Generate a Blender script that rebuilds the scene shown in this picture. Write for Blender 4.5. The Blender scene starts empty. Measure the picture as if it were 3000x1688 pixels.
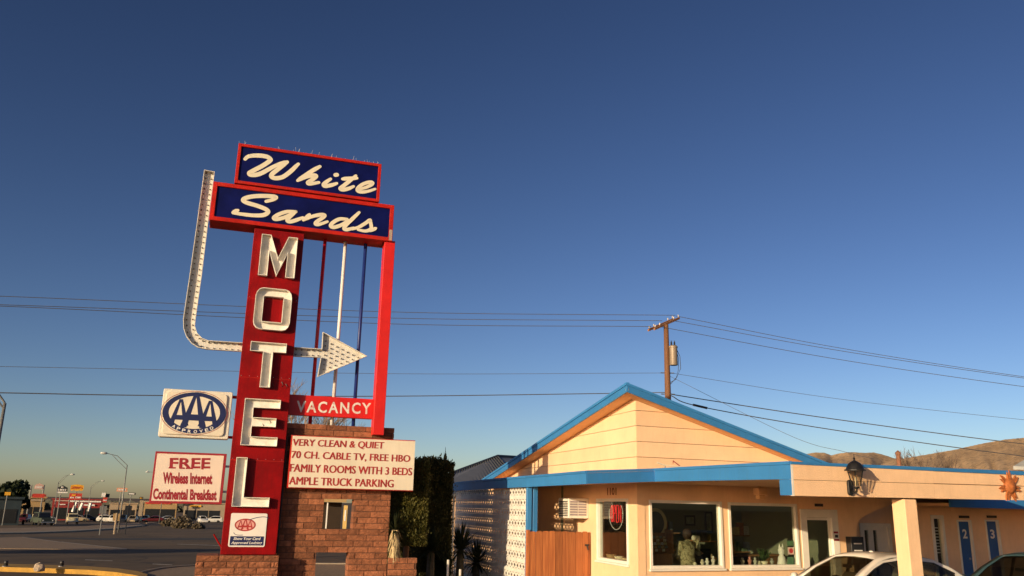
import bpy, bmesh, math, random
from mathutils import Vector, Matrix, noise
random.seed(11)
rad = math.radians
sc = bpy.context.scene
COL = sc.collection

# ------------------------------------------------------------------ camera
F, PITCH, ROLL, HC = 2420.0, rad(14.78), rad(1.22), 2.2      # focal length in photo pixels (3000 wide)
cp, sp, cr, sr = math.cos(PITCH), math.sin(PITCH), math.cos(ROLL), math.sin(ROLL)
_up0 = Vector((0, -sp, cp)); FWD = Vector((0, cp, sp))
CX = Vector((1, 0, 0)) * cr + _up0 * sr
CU = Vector((1, 0, 0)) * -sr + _up0 * cr
cd = bpy.data.cameras.new('camera'); cam = bpy.data.objects.new('camera', cd); COL.objects.link(cam)
cd.sensor_width = 36; cd.lens = 36 * F / 3000; cd.clip_start = .1; cd.clip_end = 20000
cam.matrix_world = Matrix(((CX.x, CU.x, -FWD.x, 0), (CX.y, CU.y, -FWD.y, 0), (CX.z, CU.z, -FWD.z, HC), (0, 0, 0, 1)))
sc.camera = cam

# ------------------------------------------------------------------ light
SUN_YAW, SUN_EL = 38.8, 9.8          # direction the light travels (clockwise from +Y), height of the sun
w = bpy.data.worlds.new('World'); sc.world = w; w.use_nodes = True
nt = w.node_tree; bg = nt.nodes['Background']
sky = nt.nodes.new('ShaderNodeTexSky'); sky.sky_type = 'NISHITA'; sky.sun_disc = False
sky.sun_elevation = rad(SUN_EL); sky.sun_rotation = rad(SUN_YAW + 180)
sky.altitude = 1300; sky.air_density = 0.9; sky.dust_density = 1.5; sky.ozone_density = 1.5
gm = nt.nodes.new('ShaderNodeGamma'); gm.inputs[1].default_value = 1.48      # deeper, more contrasty sky
nt.links.new(sky.outputs[0], gm.inputs[0]); tn = nt.nodes.new('ShaderNodeMix'); tn.data_type = 'RGBA'; tn.blend_type = 'MULTIPLY'; tn.inputs[0].default_value = 1; tn.inputs[7].default_value = (.87, .775, .86, 1)   # tints and dims the sky
nt.links.new(gm.outputs[0], tn.inputs[6]); nt.links.new(tn.outputs[2], bg.inputs[0]); bg.inputs[1].default_value = 0.05
sl = bpy.data.lights.new('sun', 'SUN'); sun = bpy.data.objects.new('sun', sl); COL.objects.link(sun)
sl.energy = 4.7; sl.angle = rad(0.5); sl.color = (1.0, 0.77, 0.48)
_ld = Vector((math.sin(rad(SUN_YAW)) * math.cos(rad(SUN_EL)), math.cos(rad(SUN_YAW)) * math.cos(rad(SUN_EL)), -math.sin(rad(SUN_EL))))
sun.rotation_euler = _ld.to_track_quat('-Z', 'Y').to_euler(); sun.location = (-30, -30, 30)
vs = sc.view_settings; vs.view_transform = 'Standard'; vs.look = 'None'; vs.gamma = 1.0; vs.exposure = 0.25; vs.use_curve_mapping = False

# ------------------------------------------------------------------ geometry helpers
def yv(y): return Vector((math.sin(rad(y)), math.cos(rad(y)), 0))
def ray(x, y): return CX * ((x - 1500) / F) - CU * ((y - 844) / F) + FWD
def atz(x, y, z):
    d = ray(x, y); return Vector((0, 0, HC)) + d * ((z - HC) / d.z)
def atd(x, y, dist):
    d = ray(x, y); return Vector((0, 0, HC)) + d * (dist / math.hypot(d.x, d.y))
GD = yv(-32)
def gz(x, y):
    s = x * GD.x + y * GD.y
    return -0.0157 * min(max(0, s - 12), 420)
def gpx(x, y):
    d = ray(x, y); t = 10.0
    for _ in range(60):
        p = d * t; t = (gz(p.x, p.y) - HC) / d.z if d.z < -1e-4 else 400
    p = d * t; return Vector((p.x, p.y, gz(p.x, p.y)))
class PL:                     # a vertical plane: origin, direction along it, outward normal
    def __init__(s, P, yaw, side=1):
        s.o = Vector((P[0], P[1], 0)); s.yaw = yaw; s.d = yv(yaw); s.n = yv(yaw + 90 * side); s.side = side
    def uz(s, x, y, out=0):
        d = ray(x, y); t = (s.n.dot(s.o) + out) / (s.n.x * d.x + s.n.y * d.y)
        q = d * t; return ((q - s.o).dot(s.d), q.z + HC)
    def pt(s, u, z, out=0):
        v = s.o + s.d * u + s.n * out; v.z = z; return v
    def off(s, out, u=0): 
        return PL(s.o + s.n * out + s.d * u, s.yaw, s.side)
class MB:
    def __init__(s): s.v = []; s.f = []
    def add(s, vs, fs):
        b = len(s.v); s.v += [Vector(v) for v in vs]; s.f += [tuple(b + i for i in f) for f in fs]; return s
    def face(s, *vs): return s.add(vs, [tuple(range(len(vs)))])
    def prism3(s, a, b):
        n = len(a); return s.add(list(a) + list(b), [tuple(range(n)), tuple(range(2 * n - 1, n - 1, -1))] + [(i, (i + 1) % n, n + (i + 1) % n, n + i) for i in range(n)])
    def prism(s, pl, uz, o0, o1): return s.prism3([pl.pt(u, z, o0) for u, z in uz], [pl.pt(u, z, o1) for u, z in uz])
    def box(s, pl, u0, u1, z0, z1, o0, o1): return s.prism(pl, [(u0, z0), (u1, z0), (u1, z1), (u0, z1)], o0, o1)
    def bx(s, c, sx, sy, sz, yaw=90):       # box standing on c, sx along yaw
        d = yv(yaw); n = yv(yaw + 90); c = Vector(c)
        q = [c + d * (a * sx / 2) + n * (b * sy / 2) for a, b in ((-1, -1), (1, -1), (1, 1), (-1, 1))]
        return s.prism3(q, [p + Vector((0, 0, sz)) for p in q])
    def hprism(s, pts, z0, z1): return s.prism3([Vector((p[0], p[1], z0)) for p in pts], [Vector((p[0], p[1], z1)) for p in pts])
    def tube(s, path, r, seg=6):
        path = [Vector(p) for p in path]; n = len(path); rs = r if isinstance(r, (list, tuple)) else [r] * n
        vs, fs = [], []
        for i, p in enumerate(path):
            t = (path[min(i + 1, n - 1)] - path[max(i - 1, 0)]).normalized()
            a = t.cross(Vector((0, 0, 1)) if abs(t.z) < .95 else Vector((1, 0, 0))).normalized(); b = t.cross(a)
            for k in range(seg):
                an = 2 * math.pi * k / seg; vs.append(p + (a * math.cos(an) + b * math.sin(an)) * rs[i])
        for i in range(n - 1):
            for k in range(seg):
                fs.append((i * seg + k, i * seg + (k + 1) % seg, (i + 1) * seg + (k + 1) % seg, (i + 1) * seg + k))
        fs.append(tuple(range(seg))[::-1]); fs.append(tuple((n - 1) * seg + k for k in range(seg)))
        return s.add(vs, fs)
    def lathe(s, prof, c, seg=12, axis=None, ph=0.0):
        c = Vector(c); ax = Vector(axis).normalized() if axis else Vector((0, 0, 1))
        a = ax.cross(Vector((0, 0, 1)) if abs(ax.z) < .9 else Vector((1, 0, 0))).normalized(); b = ax.cross(a)
        vs, fs = [], []
        for r, h in prof:
            for k in range(seg):
                an = 2 * math.pi * k / seg + ph; vs.append(c + ax * h + (a * math.cos(an) + b * math.sin(an)) * r)
        n = len(prof)
        for i in range(n - 1):
            for k in range(seg): fs.append((i * seg + k, i * seg + (k + 1) % seg, (i + 1) * seg + (k + 1) % seg, (i + 1) * seg + k))
        fs.append(tuple(range(seg))[::-1]); fs.append(tuple((n - 1) * seg + k for k in range(seg)))
        return s.add(vs, fs)
    def holes(s, pl, u0, u1, z0, z1, hs, o0, o1):   # wall with rectangular openings
        us = sorted({u0, u1, *[min(max(h[i], u0), u1) for h in hs for i in (0, 1)]}); zs = sorted({z0, z1, *[min(max(h[i], z0), z1) for h in hs for i in (2, 3)]})
        ins = lambda u, z: not (u0 < u < u1 and z0 < z < z1) or any(h[0] < u < h[1] and h[2] < z < h[3] for h in hs)
        for i in range(len(us) - 1):
            for j in range(len(zs) - 1):
                a, b, c, d = us[i], us[i + 1], zs[j], zs[j + 1]; mu, mz = (a + b) / 2, (c + d) / 2
                if ins(mu, mz): continue
                for o in (o0, o1): s.face(pl.pt(a, c, o), pl.pt(b, c, o), pl.pt(b, d, o), pl.pt(a, d, o))
                if ins(a - 1e-4, mz): s.face(pl.pt(a, c, o0), pl.pt(a, d, o0), pl.pt(a, d, o1), pl.pt(a, c, o1))
                if ins(b + 1e-4, mz): s.face(pl.pt(b, c, o0), pl.pt(b, d, o0), pl.pt(b, d, o1), pl.pt(b, c, o1))
                if ins(mu, c - 1e-4): s.face(pl.pt(a, c, o0), pl.pt(b, c, o0), pl.pt(b, c, o1), pl.pt(a, c, o1))
                if ins(mu, d + 1e-4): s.face(pl.pt(a, d, o0), pl.pt(b, d, o0), pl.pt(b, d, o1), pl.pt(a, d, o1))
        return s
    def frame(s, pl, u0, u1, z0, z1, t, o0, o1):     # four butted bars
        s.box(pl, u0, u0 + t, z0, z1, o0, o1); s.box(pl, u1 - t, u1, z0, z1, o0, o1)
        s.box(pl, u0 + t, u1 - t, z0, z0 + t, o0, o1); s.box(pl, u0 + t, u1 - t, z1 - t, z1, o0, o1); return s
    def disc(s, pl, u, z, ru, rz, o, a0=0, a1=360, n=36, inner=None, tilt=0):
        pts = []
        ct, st = math.cos(rad(tilt)), math.sin(rad(tilt))
        P = lambda an, a, b: (u + a * math.cos(an) * ct - b * math.sin(an) * st, z + a * math.cos(an) * st + b * math.sin(an) * ct)
        full = a1 - a0 >= 360
        an = [rad(a0 + (a1 - a0) * i / n) for i in range(n if full else n + 1)]
        if inner is None: s.face(*[pl.pt(*P(a, ru, rz), o) for a in an])
        else:
            m = len(an)
            for i in range(m if full else m - 1):
                a, b = an[i], an[(i + 1) % m]
                s.face(pl.pt(*P(a, ru, rz), o), pl.pt(*P(b, ru, rz), o), pl.pt(*P(b, *inner), o), pl.pt(*P(a, *inner), o))
        return s
    def build(s, name, mat, parent=None, loc=None, smooth=False, bevel=0, kind=None, norm=True, seg=1):
        base = Vector(ROOT[parent.name]) if parent else Vector(loc) if loc is not None else Vector((0, 0, 0))
        bm = bmesh.new(); V = [bm.verts.new(v - base) for v in s.v]
        for f in s.f:
            try: bm.faces.new([V[i] for i in f])
            except ValueError: pass
        if norm: bmesh.ops.recalc_face_normals(bm, faces=bm.faces)
        if bevel: bmesh.ops.bevel(bm, geom=[e for e in bm.edges if len(e.link_faces) == 2 and e.calc_face_angle(0) > .5], offset=bevel, segments=seg, affect='EDGES', profile=.6, clamp_overlap=True)
        me = bpy.data.meshes.new(name); bm.to_mesh(me); bm.free()
        if smooth:
            me.polygons.foreach_set('use_smooth', [True] * len(me.polygons))
        return link(name, me, mat, parent, base, kind)
ROOT = {}
def link(name, me, mat, parent, base, kind=None):
    if mat is not None and not me.materials: me.materials.append(mat)
    o = bpy.data.objects.new(name, me); COL.objects.link(o)
    if parent: o.parent = parent
    else: o.location = base
    ROOT[o.name] = tuple(base)
    if kind: o['kind'] = kind
    return o
def tag(o, label, cat, group=None):
    o['label'] = label; o['category'] = cat
    if group: o['group'] = group
    return o
def thing(name, label, cat, loc, group=None):
    o = bpy.data.objects.new(name, None); COL.objects.link(o); o.location = loc; o.empty_display_size = .2
    ROOT[o.name] = tuple(loc); return tag(o, label, cat, group)
def struct(o): o['kind'] = 'structure'; return o
def autosmooth(o, ang=40):
    me = o.data; bm = bmesh.new(); bm.from_mesh(me)
    for f in bm.faces: f.smooth = True
    for e in bm.edges: e.smooth = not (len(e.link_faces) == 2 and e.calc_face_angle(0) > rad(ang))
    bm.to_mesh(me); bm.free(); return o

# ------------------------------------------------------------------ materials
MATS = {}
def mat(name, c, rough=.6, var=.12, vs_=3.0, bump=0.0, bs=60.0, metal=0.0, dirt=0.0, dc=(.08, .05, .03), streak=False, spec=.4, coat=0.0):
    if name in MATS: return MATS[name]
    m = bpy.data.materials.new(name); m.use_nodes = True; N = m.node_tree.nodes; Lk = m.node_tree.links.new
    b = N['Principled BSDF']; b.inputs['Roughness'].default_value = rough; b.inputs['Metallic'].default_value = metal
    b.inputs['Specular IOR Level'].default_value = spec; b.inputs['Coat Weight'].default_value = coat
    g = N.new('ShaderNodeNewGeometry')
    mp = N.new('ShaderNodeMapping'); Lk(g.outputs['Position'], mp.inputs['Vector'])
    n1 = N.new('ShaderNodeTexNoise'); n1.inputs['Scale'].default_value = vs_; n1.inputs['Detail'].default_value = 6; n1.inputs['Roughness'].default_value = .65
    Lk(mp.outputs[0], n1.inputs['Vector'])
    r = N.new('ShaderNodeMapRange'); r.inputs[1].default_value = .3; r.inputs[2].default_value = .7
    r.inputs[3].default_value = 1 - var; r.inputs[4].default_value = 1 + var
    Lk(n1.outputs[0], r.inputs[0])
    mu = N.new('ShaderNodeMix'); mu.data_type = 'RGBA'; mu.blend_type = 'MULTIPLY'; mu.inputs[0].default_value = 1
    mu.inputs[6].default_value = (*c, 1); Lk(r.outputs[0], mu.inputs[7]); out = mu.outputs[2]
    if dirt:
        n2 = N.new('ShaderNodeTexNoise'); n2.inputs['Scale'].default_value = 5; n2.inputs['Detail'].default_value = 8; n2.inputs['Roughness'].default_value = .7
        m2 = N.new('ShaderNodeMapping'); m2.inputs['Scale'].default_value = (3, 3, .35) if streak else (1, 1, 1)
        Lk(g.outputs['Position'], m2.inputs[0]); Lk(m2.outputs[0], n2.inputs['Vector'])
        r2 = N.new('ShaderNodeMapRange'); r2.inputs[1].default_value = .5; r2.inputs[2].default_value = .75; r2.inputs[4].default_value = dirt
        Lk(n2.outputs[0], r2.inputs[0])
        mx = N.new('ShaderNodeMix'); mx.data_type = 'RGBA'; Lk(r2.outputs[0], mx.inputs[0]); Lk(out, mx.inputs[6]); mx.inputs[7].default_value = (*dc, 1); out = mx.outputs[2]
    Lk(out, b.inputs['Base Color'])
    if bump:
        n3 = N.new('ShaderNodeTexNoise'); n3.inputs['Scale'].default_value = bs; n3.inputs['Detail'].default_value = 4; Lk(g.outputs['Position'], n3.inputs['Vector'])
        bp = N.new('ShaderNodeBump'); bp.inputs['Strength'].default_value = bump; bp.inputs['Distance'].default_value = .02
        Lk(n3.outputs[0], bp.inputs['Height']); Lk(bp.outputs[0], b.inputs['Normal'])
    MATS[name] = m; return m
def glassmat(name, tint=(1, 1, 1), refl=1.0, rough=.02, ior=1.5):
    if name in MATS: return MATS[name]
    m = bpy.data.materials.new(name); m.use_nodes = True; N = m.node_tree.nodes; Lk = m.node_tree.links.new
    N.remove(N['Principled BSDF']); t = N.new('ShaderNodeBsdfTransparent'); t.inputs[0].default_value = (*tint, 1)
    g = N.new('ShaderNodeBsdfGlossy'); g.inputs['Roughness'].default_value = rough
    fr = N.new('ShaderNodeFresnel'); gb = N.new('ShaderNodeNewGeometry'); im = N.new('ShaderNodeMapRange'); im.inputs[3].default_value = ior; im.inputs[4].default_value = 1 / ior; Lk(gb.outputs['Backfacing'], im.inputs[0]); Lk(im.outputs[0], fr.inputs[0]); mm = N.new('ShaderNodeMath'); mm.operation = 'MULTIPLY'; mm.inputs[1].default_value = refl; mm.use_clamp = True
    Lk(fr.outputs[0], mm.inputs[0]); mx = N.new('ShaderNodeMixShader'); Lk(mm.outputs[0], mx.inputs[0]); Lk(t.outputs[0], mx.inputs[1]); Lk(g.outputs[0], mx.inputs[2])
    Lk(mx.outputs[0], N['Material Output'].inputs[0]); MATS[name] = m; return m
def emitmat(name, c, s):
    m = mat(name, c); b = m.node_tree.nodes['Principled BSDF']; b.inputs['Emission Color'].default_value = (*c, 1); b.inputs['Emission Strength'].default_value = s; return m

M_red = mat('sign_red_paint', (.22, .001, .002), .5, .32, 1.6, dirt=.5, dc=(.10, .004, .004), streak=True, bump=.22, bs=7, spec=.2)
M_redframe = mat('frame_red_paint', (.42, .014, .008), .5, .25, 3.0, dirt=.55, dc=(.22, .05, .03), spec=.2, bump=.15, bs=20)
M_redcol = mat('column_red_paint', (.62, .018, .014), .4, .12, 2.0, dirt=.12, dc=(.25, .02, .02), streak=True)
M_navy = mat('panel_navy', (.003, .006, .075), .45, .32, 1.8, spec=.15, dirt=.15, dc=(.008, .014, .07))
M_cream = mat('lettering_cream', (.72, .66, .50), .6, .06, 4)
M_white = mat('weathered_white_paint', (.68, .66, .60), .5, .12, 6, dirt=.35, dc=(.34, .26, .18), bump=.1, bs=30)
M_inner = mat('channel_letter_interior', (.80, .77, .69), .45, .12, 8, dirt=.35, dc=(.35, .25, .15))
M_bulb = mat('old_bulb_socket', (.10, .08, .06), .5, .3, 20)
M_face = mat('cabinet_face_cream', (.74, .67, .53), .35, .06, 2, dirt=.12, dc=(.5, .38, .22), streak=True)
M_cab = mat('cabinet_edge', (.70, .66, .56), .4, .1, 4, dirt=.25, dc=(.3, .22, .12))
M_print = mat('red_print', (.36, .03, .03), .5, .25, 5)
M_printd = mat('dark_red_print', (.30, .02, .03), .5, .15, 5)
M_navyp = mat('navy_print', (.012, .02, .09), .5, .1, 5)
M_whitep = mat('white_print', (.78, .75, .70), .5, .05, 5)
M_pinkp = mat('pink_print', (.70, .36, .32), .5, .05, 5)
M_steel = mat('galvanised_steel', (.35, .36, .37), .4, .15, 8, metal=.8)
M_dark = mat('dark_metal', (.02, .02, .022), .4, .2, 8)
M_rpole = mat('pole_red', (.45, .01, .02), .4, .15, 3); M_wpole = mat('pole_white', (.74, .72, .68), .4, .08, 3, dirt=.15, dc=(.4, .3, .2)); M_bpole = mat('pole_blue', (.012, .03, .17), .4, .15, 3)
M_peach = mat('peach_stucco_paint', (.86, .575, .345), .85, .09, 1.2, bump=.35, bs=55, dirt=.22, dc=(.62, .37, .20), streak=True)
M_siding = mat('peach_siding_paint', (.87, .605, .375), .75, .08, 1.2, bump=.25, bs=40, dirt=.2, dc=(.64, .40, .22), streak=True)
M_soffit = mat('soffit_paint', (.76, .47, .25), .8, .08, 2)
M_blue = mat('blue_trim_paint', (.038, .21, .50), .5, .08, 2, dirt=.4, dc=(.06, .17, .30), streak=True, bump=.15, bs=30)
M_bluedoor = mat('blue_door_paint', (.02, .10, .30), .45, .1, 2)
M_trim = mat('white_trim_paint', (.78, .74, .66), .5, .06, 3, dirt=.1, dc=(.5, .42, .3))
M_block = mat('white_block_paint', (.74, .72, .66), .8, .08, 3, bump=.15, bs=70)
M_mortar = mat('mortar', (.13, .06, .038), .95, .2, 20, bump=.3, bs=80)
M_wood = None
M_roofm = mat('grey_metal_roofing', (.20, .21, .215), .42, .1, 2, metal=.35)
M_glass = glassmat('window_glass', (.86, .9, .86), 1.1)
M_black = mat('black_iron', (.012, .012, .012), .45, .2, 12)
M_lampglass = glassmat('lantern_glass', (.85, .82, .74), .9, .12)
def brickmat():
    m = mat('split_face_block', (.295, .112, .054), .95, .35, 9, bump=.9, bs=38, dirt=.4, dc=(.17, .06, .03))
    N = m.node_tree.nodes; Lk = m.node_tree.links.new; b = N['Principled BSDF']
    oi = N.new('ShaderNodeObjectInfo'); r = N.new('ShaderNodeMapRange'); r.inputs[3].default_value = .62; r.inputs[4].default_value = 1.25; Lk(oi.outputs['Random'], r.inputs[0])
    src = b.inputs['Base Color'].links[0].from_socket; mu = N.new('ShaderNodeMix'); mu.data_type = 'RGBA'; mu.blend_type = 'MULTIPLY'; mu.inputs[0].default_value = 1
    Lk(src, mu.inputs[6]); Lk(r.outputs[0], mu.inputs[7]); Lk(mu.outputs[2], b.inputs['Base Color']); return m
M_brick = brickmat()
def objvar(m, lo, hi):          # every board, sheet or plank takes its own slight shade
    N = m.node_tree.nodes; Lk = m.node_tree.links.new; b = N['Principled BSDF']; oi = N.new('ShaderNodeObjectInfo'); r = N.new('ShaderNodeMapRange'); r.inputs[3].default_value = lo; r.inputs[4].default_value = hi; Lk(oi.outputs['Random'], r.inputs[0])
    src = b.inputs['Base Color'].links[0].from_socket; mu = N.new('ShaderNodeMix'); mu.data_type = 'RGBA'; mu.blend_type = 'MULTIPLY'; mu.inputs[0].default_value = 1; Lk(src, mu.inputs[6]); Lk(r.outputs[0], mu.inputs[7]); Lk(mu.outputs[2], b.inputs['Base Color'])
objvar(M_siding, .93, 1.04); objvar(M_blue, .9, 1.06); objvar(M_block, .88, 1.05); objvar(M_redframe, .9, 1.1)
def woodmat(name, c1, c2, rot=False):
    m = bpy.data.materials.new(name); m.use_nodes = True; N = m.node_tree.nodes; Lk = m.node_tree.links.new; b = N['Principled BSDF']; b.inputs['Roughness'].default_value = .75
    g = N.new('ShaderNodeNewGeometry'); mp = N.new('ShaderNodeMapping'); mp.inputs['Scale'].default_value = (28, 28, 1.6); Lk(g.outputs['Position'], mp.inputs[0])
    oi = N.new('ShaderNodeObjectInfo'); ad = N.new('ShaderNodeVectorMath'); ad.operation = 'ADD'; cx = N.new('ShaderNodeCombineXYZ'); ml = N.new('ShaderNodeMath'); ml.operation = 'MULTIPLY'; ml.inputs[1].default_value = 37
    Lk(oi.outputs['Random'], ml.inputs[0]); Lk(ml.outputs[0], cx.inputs[2]); Lk(mp.outputs[0], ad.inputs[0]); Lk(cx.outputs[0], ad.inputs[1])
    n = N.new('ShaderNodeTexNoise'); n.inputs['Scale'].default_value = 1; n.inputs['Detail'].default_value = 6; Lk(ad.outputs[0], n.inputs['Vector'])
    cr_ = N.new('ShaderNodeValToRGB'); cr_.color_ramp.elements[0].color = (*c1, 1); cr_.color_ramp.elements[1].color = (*c2, 1); cr_.color_ramp.elements[0].position = .3; cr_.color_ramp.elements[1].position = .7
    Lk(n.outputs[0], cr_.inputs[0]); r = N.new('ShaderNodeMapRange'); r.inputs[3].default_value = .72; r.inputs[4].default_value = 1.15; Lk(oi.outputs['Random'], r.inputs[0])
    mu = N.new('ShaderNodeMix'); mu.data_type = 'RGBA'; mu.blend_type = 'MULTIPLY'; mu.inputs[0].default_value = 1; Lk(cr_.outputs[0], mu.inputs[6]); Lk(r.outputs[0], mu.inputs[7]); Lk(mu.outputs[2], b.inputs['Base Color'])
    bp = N.new('ShaderNodeBump'); bp.inputs['Strength'].default_value = .25; bp.inputs['Distance'].default_value = .01; Lk(n.outputs[0], bp.inputs['Height']); Lk(bp.outputs[0], b.inputs['Normal'])
    return m
M_fence = woodmat('cedar_fence_wood', (.30, .09, .028), (.48, .17, .052))
M_pole = woodmat('utility_pole_wood', (.17, .075, .035), (.30, .14, .065))
M_counter = woodmat('brown_counter_wood', (.16, .07, .025), (.26, .12, .045))
def leafmat(name, c1, c2, trans=.25):
    m = bpy.data.materials.new(name); m.use_nodes = True; N = m.node_tree.nodes; Lk = m.node_tree.links.new; b = N['Principled BSDF']; b.inputs['Roughness'].default_value = .6; b.inputs['Specular IOR Level'].default_value = .25
    g = N.new('ShaderNodeNewGeometry'); n = N.new('ShaderNodeTexNoise'); n.inputs['Scale'].default_value = 5; n.inputs['Detail'].default_value = 6; n.inputs['Roughness'].default_value = .8; Lk(g.outputs['Position'], n.inputs['Vector'])
    mx = N.new('ShaderNodeMix'); mx.data_type = 'RGBA'; r = N.new('ShaderNodeMapRange'); r.inputs[1].default_value = .35; r.inputs[2].default_value = .65; Lk(n.outputs[0], r.inputs[0]); Lk(r.outputs[0], mx.inputs[0]); mx.inputs[6].default_value = (*c1, 1); mx.inputs[7].default_value = (*c2, 1)
    Lk(mx.outputs[2], b.inputs['Base Color'])
    if trans:
        t = N.new('ShaderNodeBsdfTranslucent'); Lk(mx.outputs[2], t.inputs[0]); ms = N.new('ShaderNodeMixShader'); ms.inputs[0].default_value = trans
        Lk(b.outputs[0], ms.inputs[1]); Lk(t.outputs[0], ms.inputs[2]); Lk(ms.outputs[0], N['Material Output'].inputs[0])
    return m

# ------------------------------------------------------------------ text
def text_geo(body, bold=0.0, shear=0.0, spacing=1.0):
    c = bpy.data.curves.new('t', 'FONT'); c.body = body; c.size = 1; c.offset = bold; c.shear = shear; c.resolution_u = 3; c.space_character = spacing
    c.fill_mode = 'FRONT'
    o = bpy.data.objects.new('t', c); COL.objects.link(o); dg = bpy.context.evaluated_depsgraph_get(); me = bpy.data.meshes.new_from_object(o.evaluated_get(dg))
    V = [(v.co.x, v.co.y) for v in me.vertices]; Fs = [tuple(p.vertices) for p in me.polygons]
    bpy.data.objects.remove(o); bpy.data.curves.remove(c); bpy.data.meshes.remove(me)
    x0 = min(v[0] for v in V); x1 = max(v[0] for v in V); y0 = min(v[1] for v in V); y1 = max(v[1] for v in V)
    return [((a - x0) / (x1 - x0), (b - y0) / (y1 - y0)) for a, b in V], Fs
def text_on(mb, pl, body, quad, o, bold=.0, shear=0, spacing=1.0, thick=0.0):
    """quad: (u,z) of bottom-left, bottom-right, top-left"""
    V, Fs = text_geo(body, bold, shear, spacing); (u0, z0), (u1, z1), (u2, z2) = quad
    for i, du in enumerate((0, -thick, thick) if thick else (0,)):
        mb.add([pl.pt(u0 + (u1 - u0) * a + (u2 - u0) * b + du, z0 + (z1 - z0) * a + (z2 - z0) * b, o + i * 4e-4) for a, b in V], Fs)
    return mb
def text_px(mb, pl, body, x0, y0, x1, y1, xt, yt, o, out=0, **k):   # bottom-left, bottom-right, top-left pixels
    return text_on(mb, pl, body, (pl.uz(x0, y0, out), pl.uz(x1, y1, out), pl.uz(xt, yt, out)), o, **k)
def ribbon(mb, pl, pts, w, o, taper=(1, 1), n=7):
    P = [Vector((a, b, 0)) for a, b in pts]; Q = []
    for i in range(len(P) - 1):
        p0, p1, p2, p3 = P[max(i - 1, 0)], P[i], P[i + 1], P[min(i + 2, len(P) - 1)]
        for k in range(n):
            t = k / n; Q.append(.5 * ((2 * p1) + (p2 - p0) * t + (2 * p0 - 5 * p1 + 4 * p2 - p3) * t * t + (3 * p1 - p0 - 3 * p2 + p3) * t ** 3))
    Q.append(P[-1]); m = len(Q)
    L_, R_ = [], []
    for i, q in enumerate(Q):
        t = (Q[min(i + 1, m - 1)] - Q[max(i - 1, 0)]).normalized(); nn = Vector((-t.y, t.x, 0)); f = i / (m - 1)
        ww = w / 2 * (taper[0] + (1 - taper[0]) * min(1, f * 5)) * (taper[1] + (1 - taper[1]) * min(1, (1 - f) * 5))
        L_.append(q + nn * ww); R_.append(q - nn * ww)
    for i in range(m - 1): mb.face(*[pl.pt(a.x, a.y, o + (i % 2) * 2e-5) for a in (L_[i], R_[i], R_[i + 1], L_[i + 1])])
    for q, a, b in ((Q[0], L_[0], R_[0]), (Q[-1], R_[-1], L_[-1])):
        r = (a - q).length; an = math.atan2((a - q).y, (a - q).x)
        mb.face(*[pl.pt(q.x + r * math.cos(an + math.pi * k / 8), q.y + r * math.sin(an + math.pi * k / 8), o - 1e-4) for k in range(9)])
    return mb
def rrect(u0, u1, z0, z1, r, n=4):
    out = []
    for cu, cz, a in ((u1 - r, z1 - r, 0), (u0 + r, z1 - r, 90), (u0 + r, z0 + r, 180), (u1 - r, z0 + r, 270)):
        for k in range(n + 1): an = rad(a + 90 * k / n); out.append((cu + r * math.cos(an), cz + r * math.sin(an)))
    return out
def channel(name, pl, faces, o_back, depth, rim, matl, parent, hole=None):
    """open trough letter: back sheet plus a raised rim along every boundary; faces: list of (u,z) polygons sharing edges"""
    bm = bmesh.new(); base = Vector(ROOT[parent.name]); cache = {}
    def vv(u, z):
        k = (round(u, 4), round(z, 4))
        if k not in cache: cache[k] = bm.verts.new((u, z, 0))
        return cache[k]
    fs = [bm.faces.new([vv(u, z) for u, z in f]) for f in faces]
    bmesh.ops.recalc_face_normals(bm, faces=bm.faces)
    if bm.faces[:][0].normal.z < 0: bmesh.ops.reverse_faces(bm, faces=bm.faces)
    res = bmesh.ops.inset_region(bm, faces=fs, thickness=rim, use_boundary=True, use_even_offset=True)
    ring = res['faces']
    ex = bmesh.ops.extrude_face_region(bm, geom=ring)
    for v in [g for g in ex['geom'] if isinstance(g, bmesh.types.BMVert)]: v.co.z += depth
    bmesh.ops.delete(bm, geom=[f for f in ring if f.is_valid], context='FACES_ONLY')
    for v in bm.verts:
        p = pl.pt(v.co.x, v.co.y, o_back + v.co.z); v.co = p - base
    bmesh.ops.recalc_face_normals(bm, faces=bm.faces)
    me = bpy.data.meshes.new(name); bm.to_mesh(me); bm.free(); return link(name, me, matl, parent, base)

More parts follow.
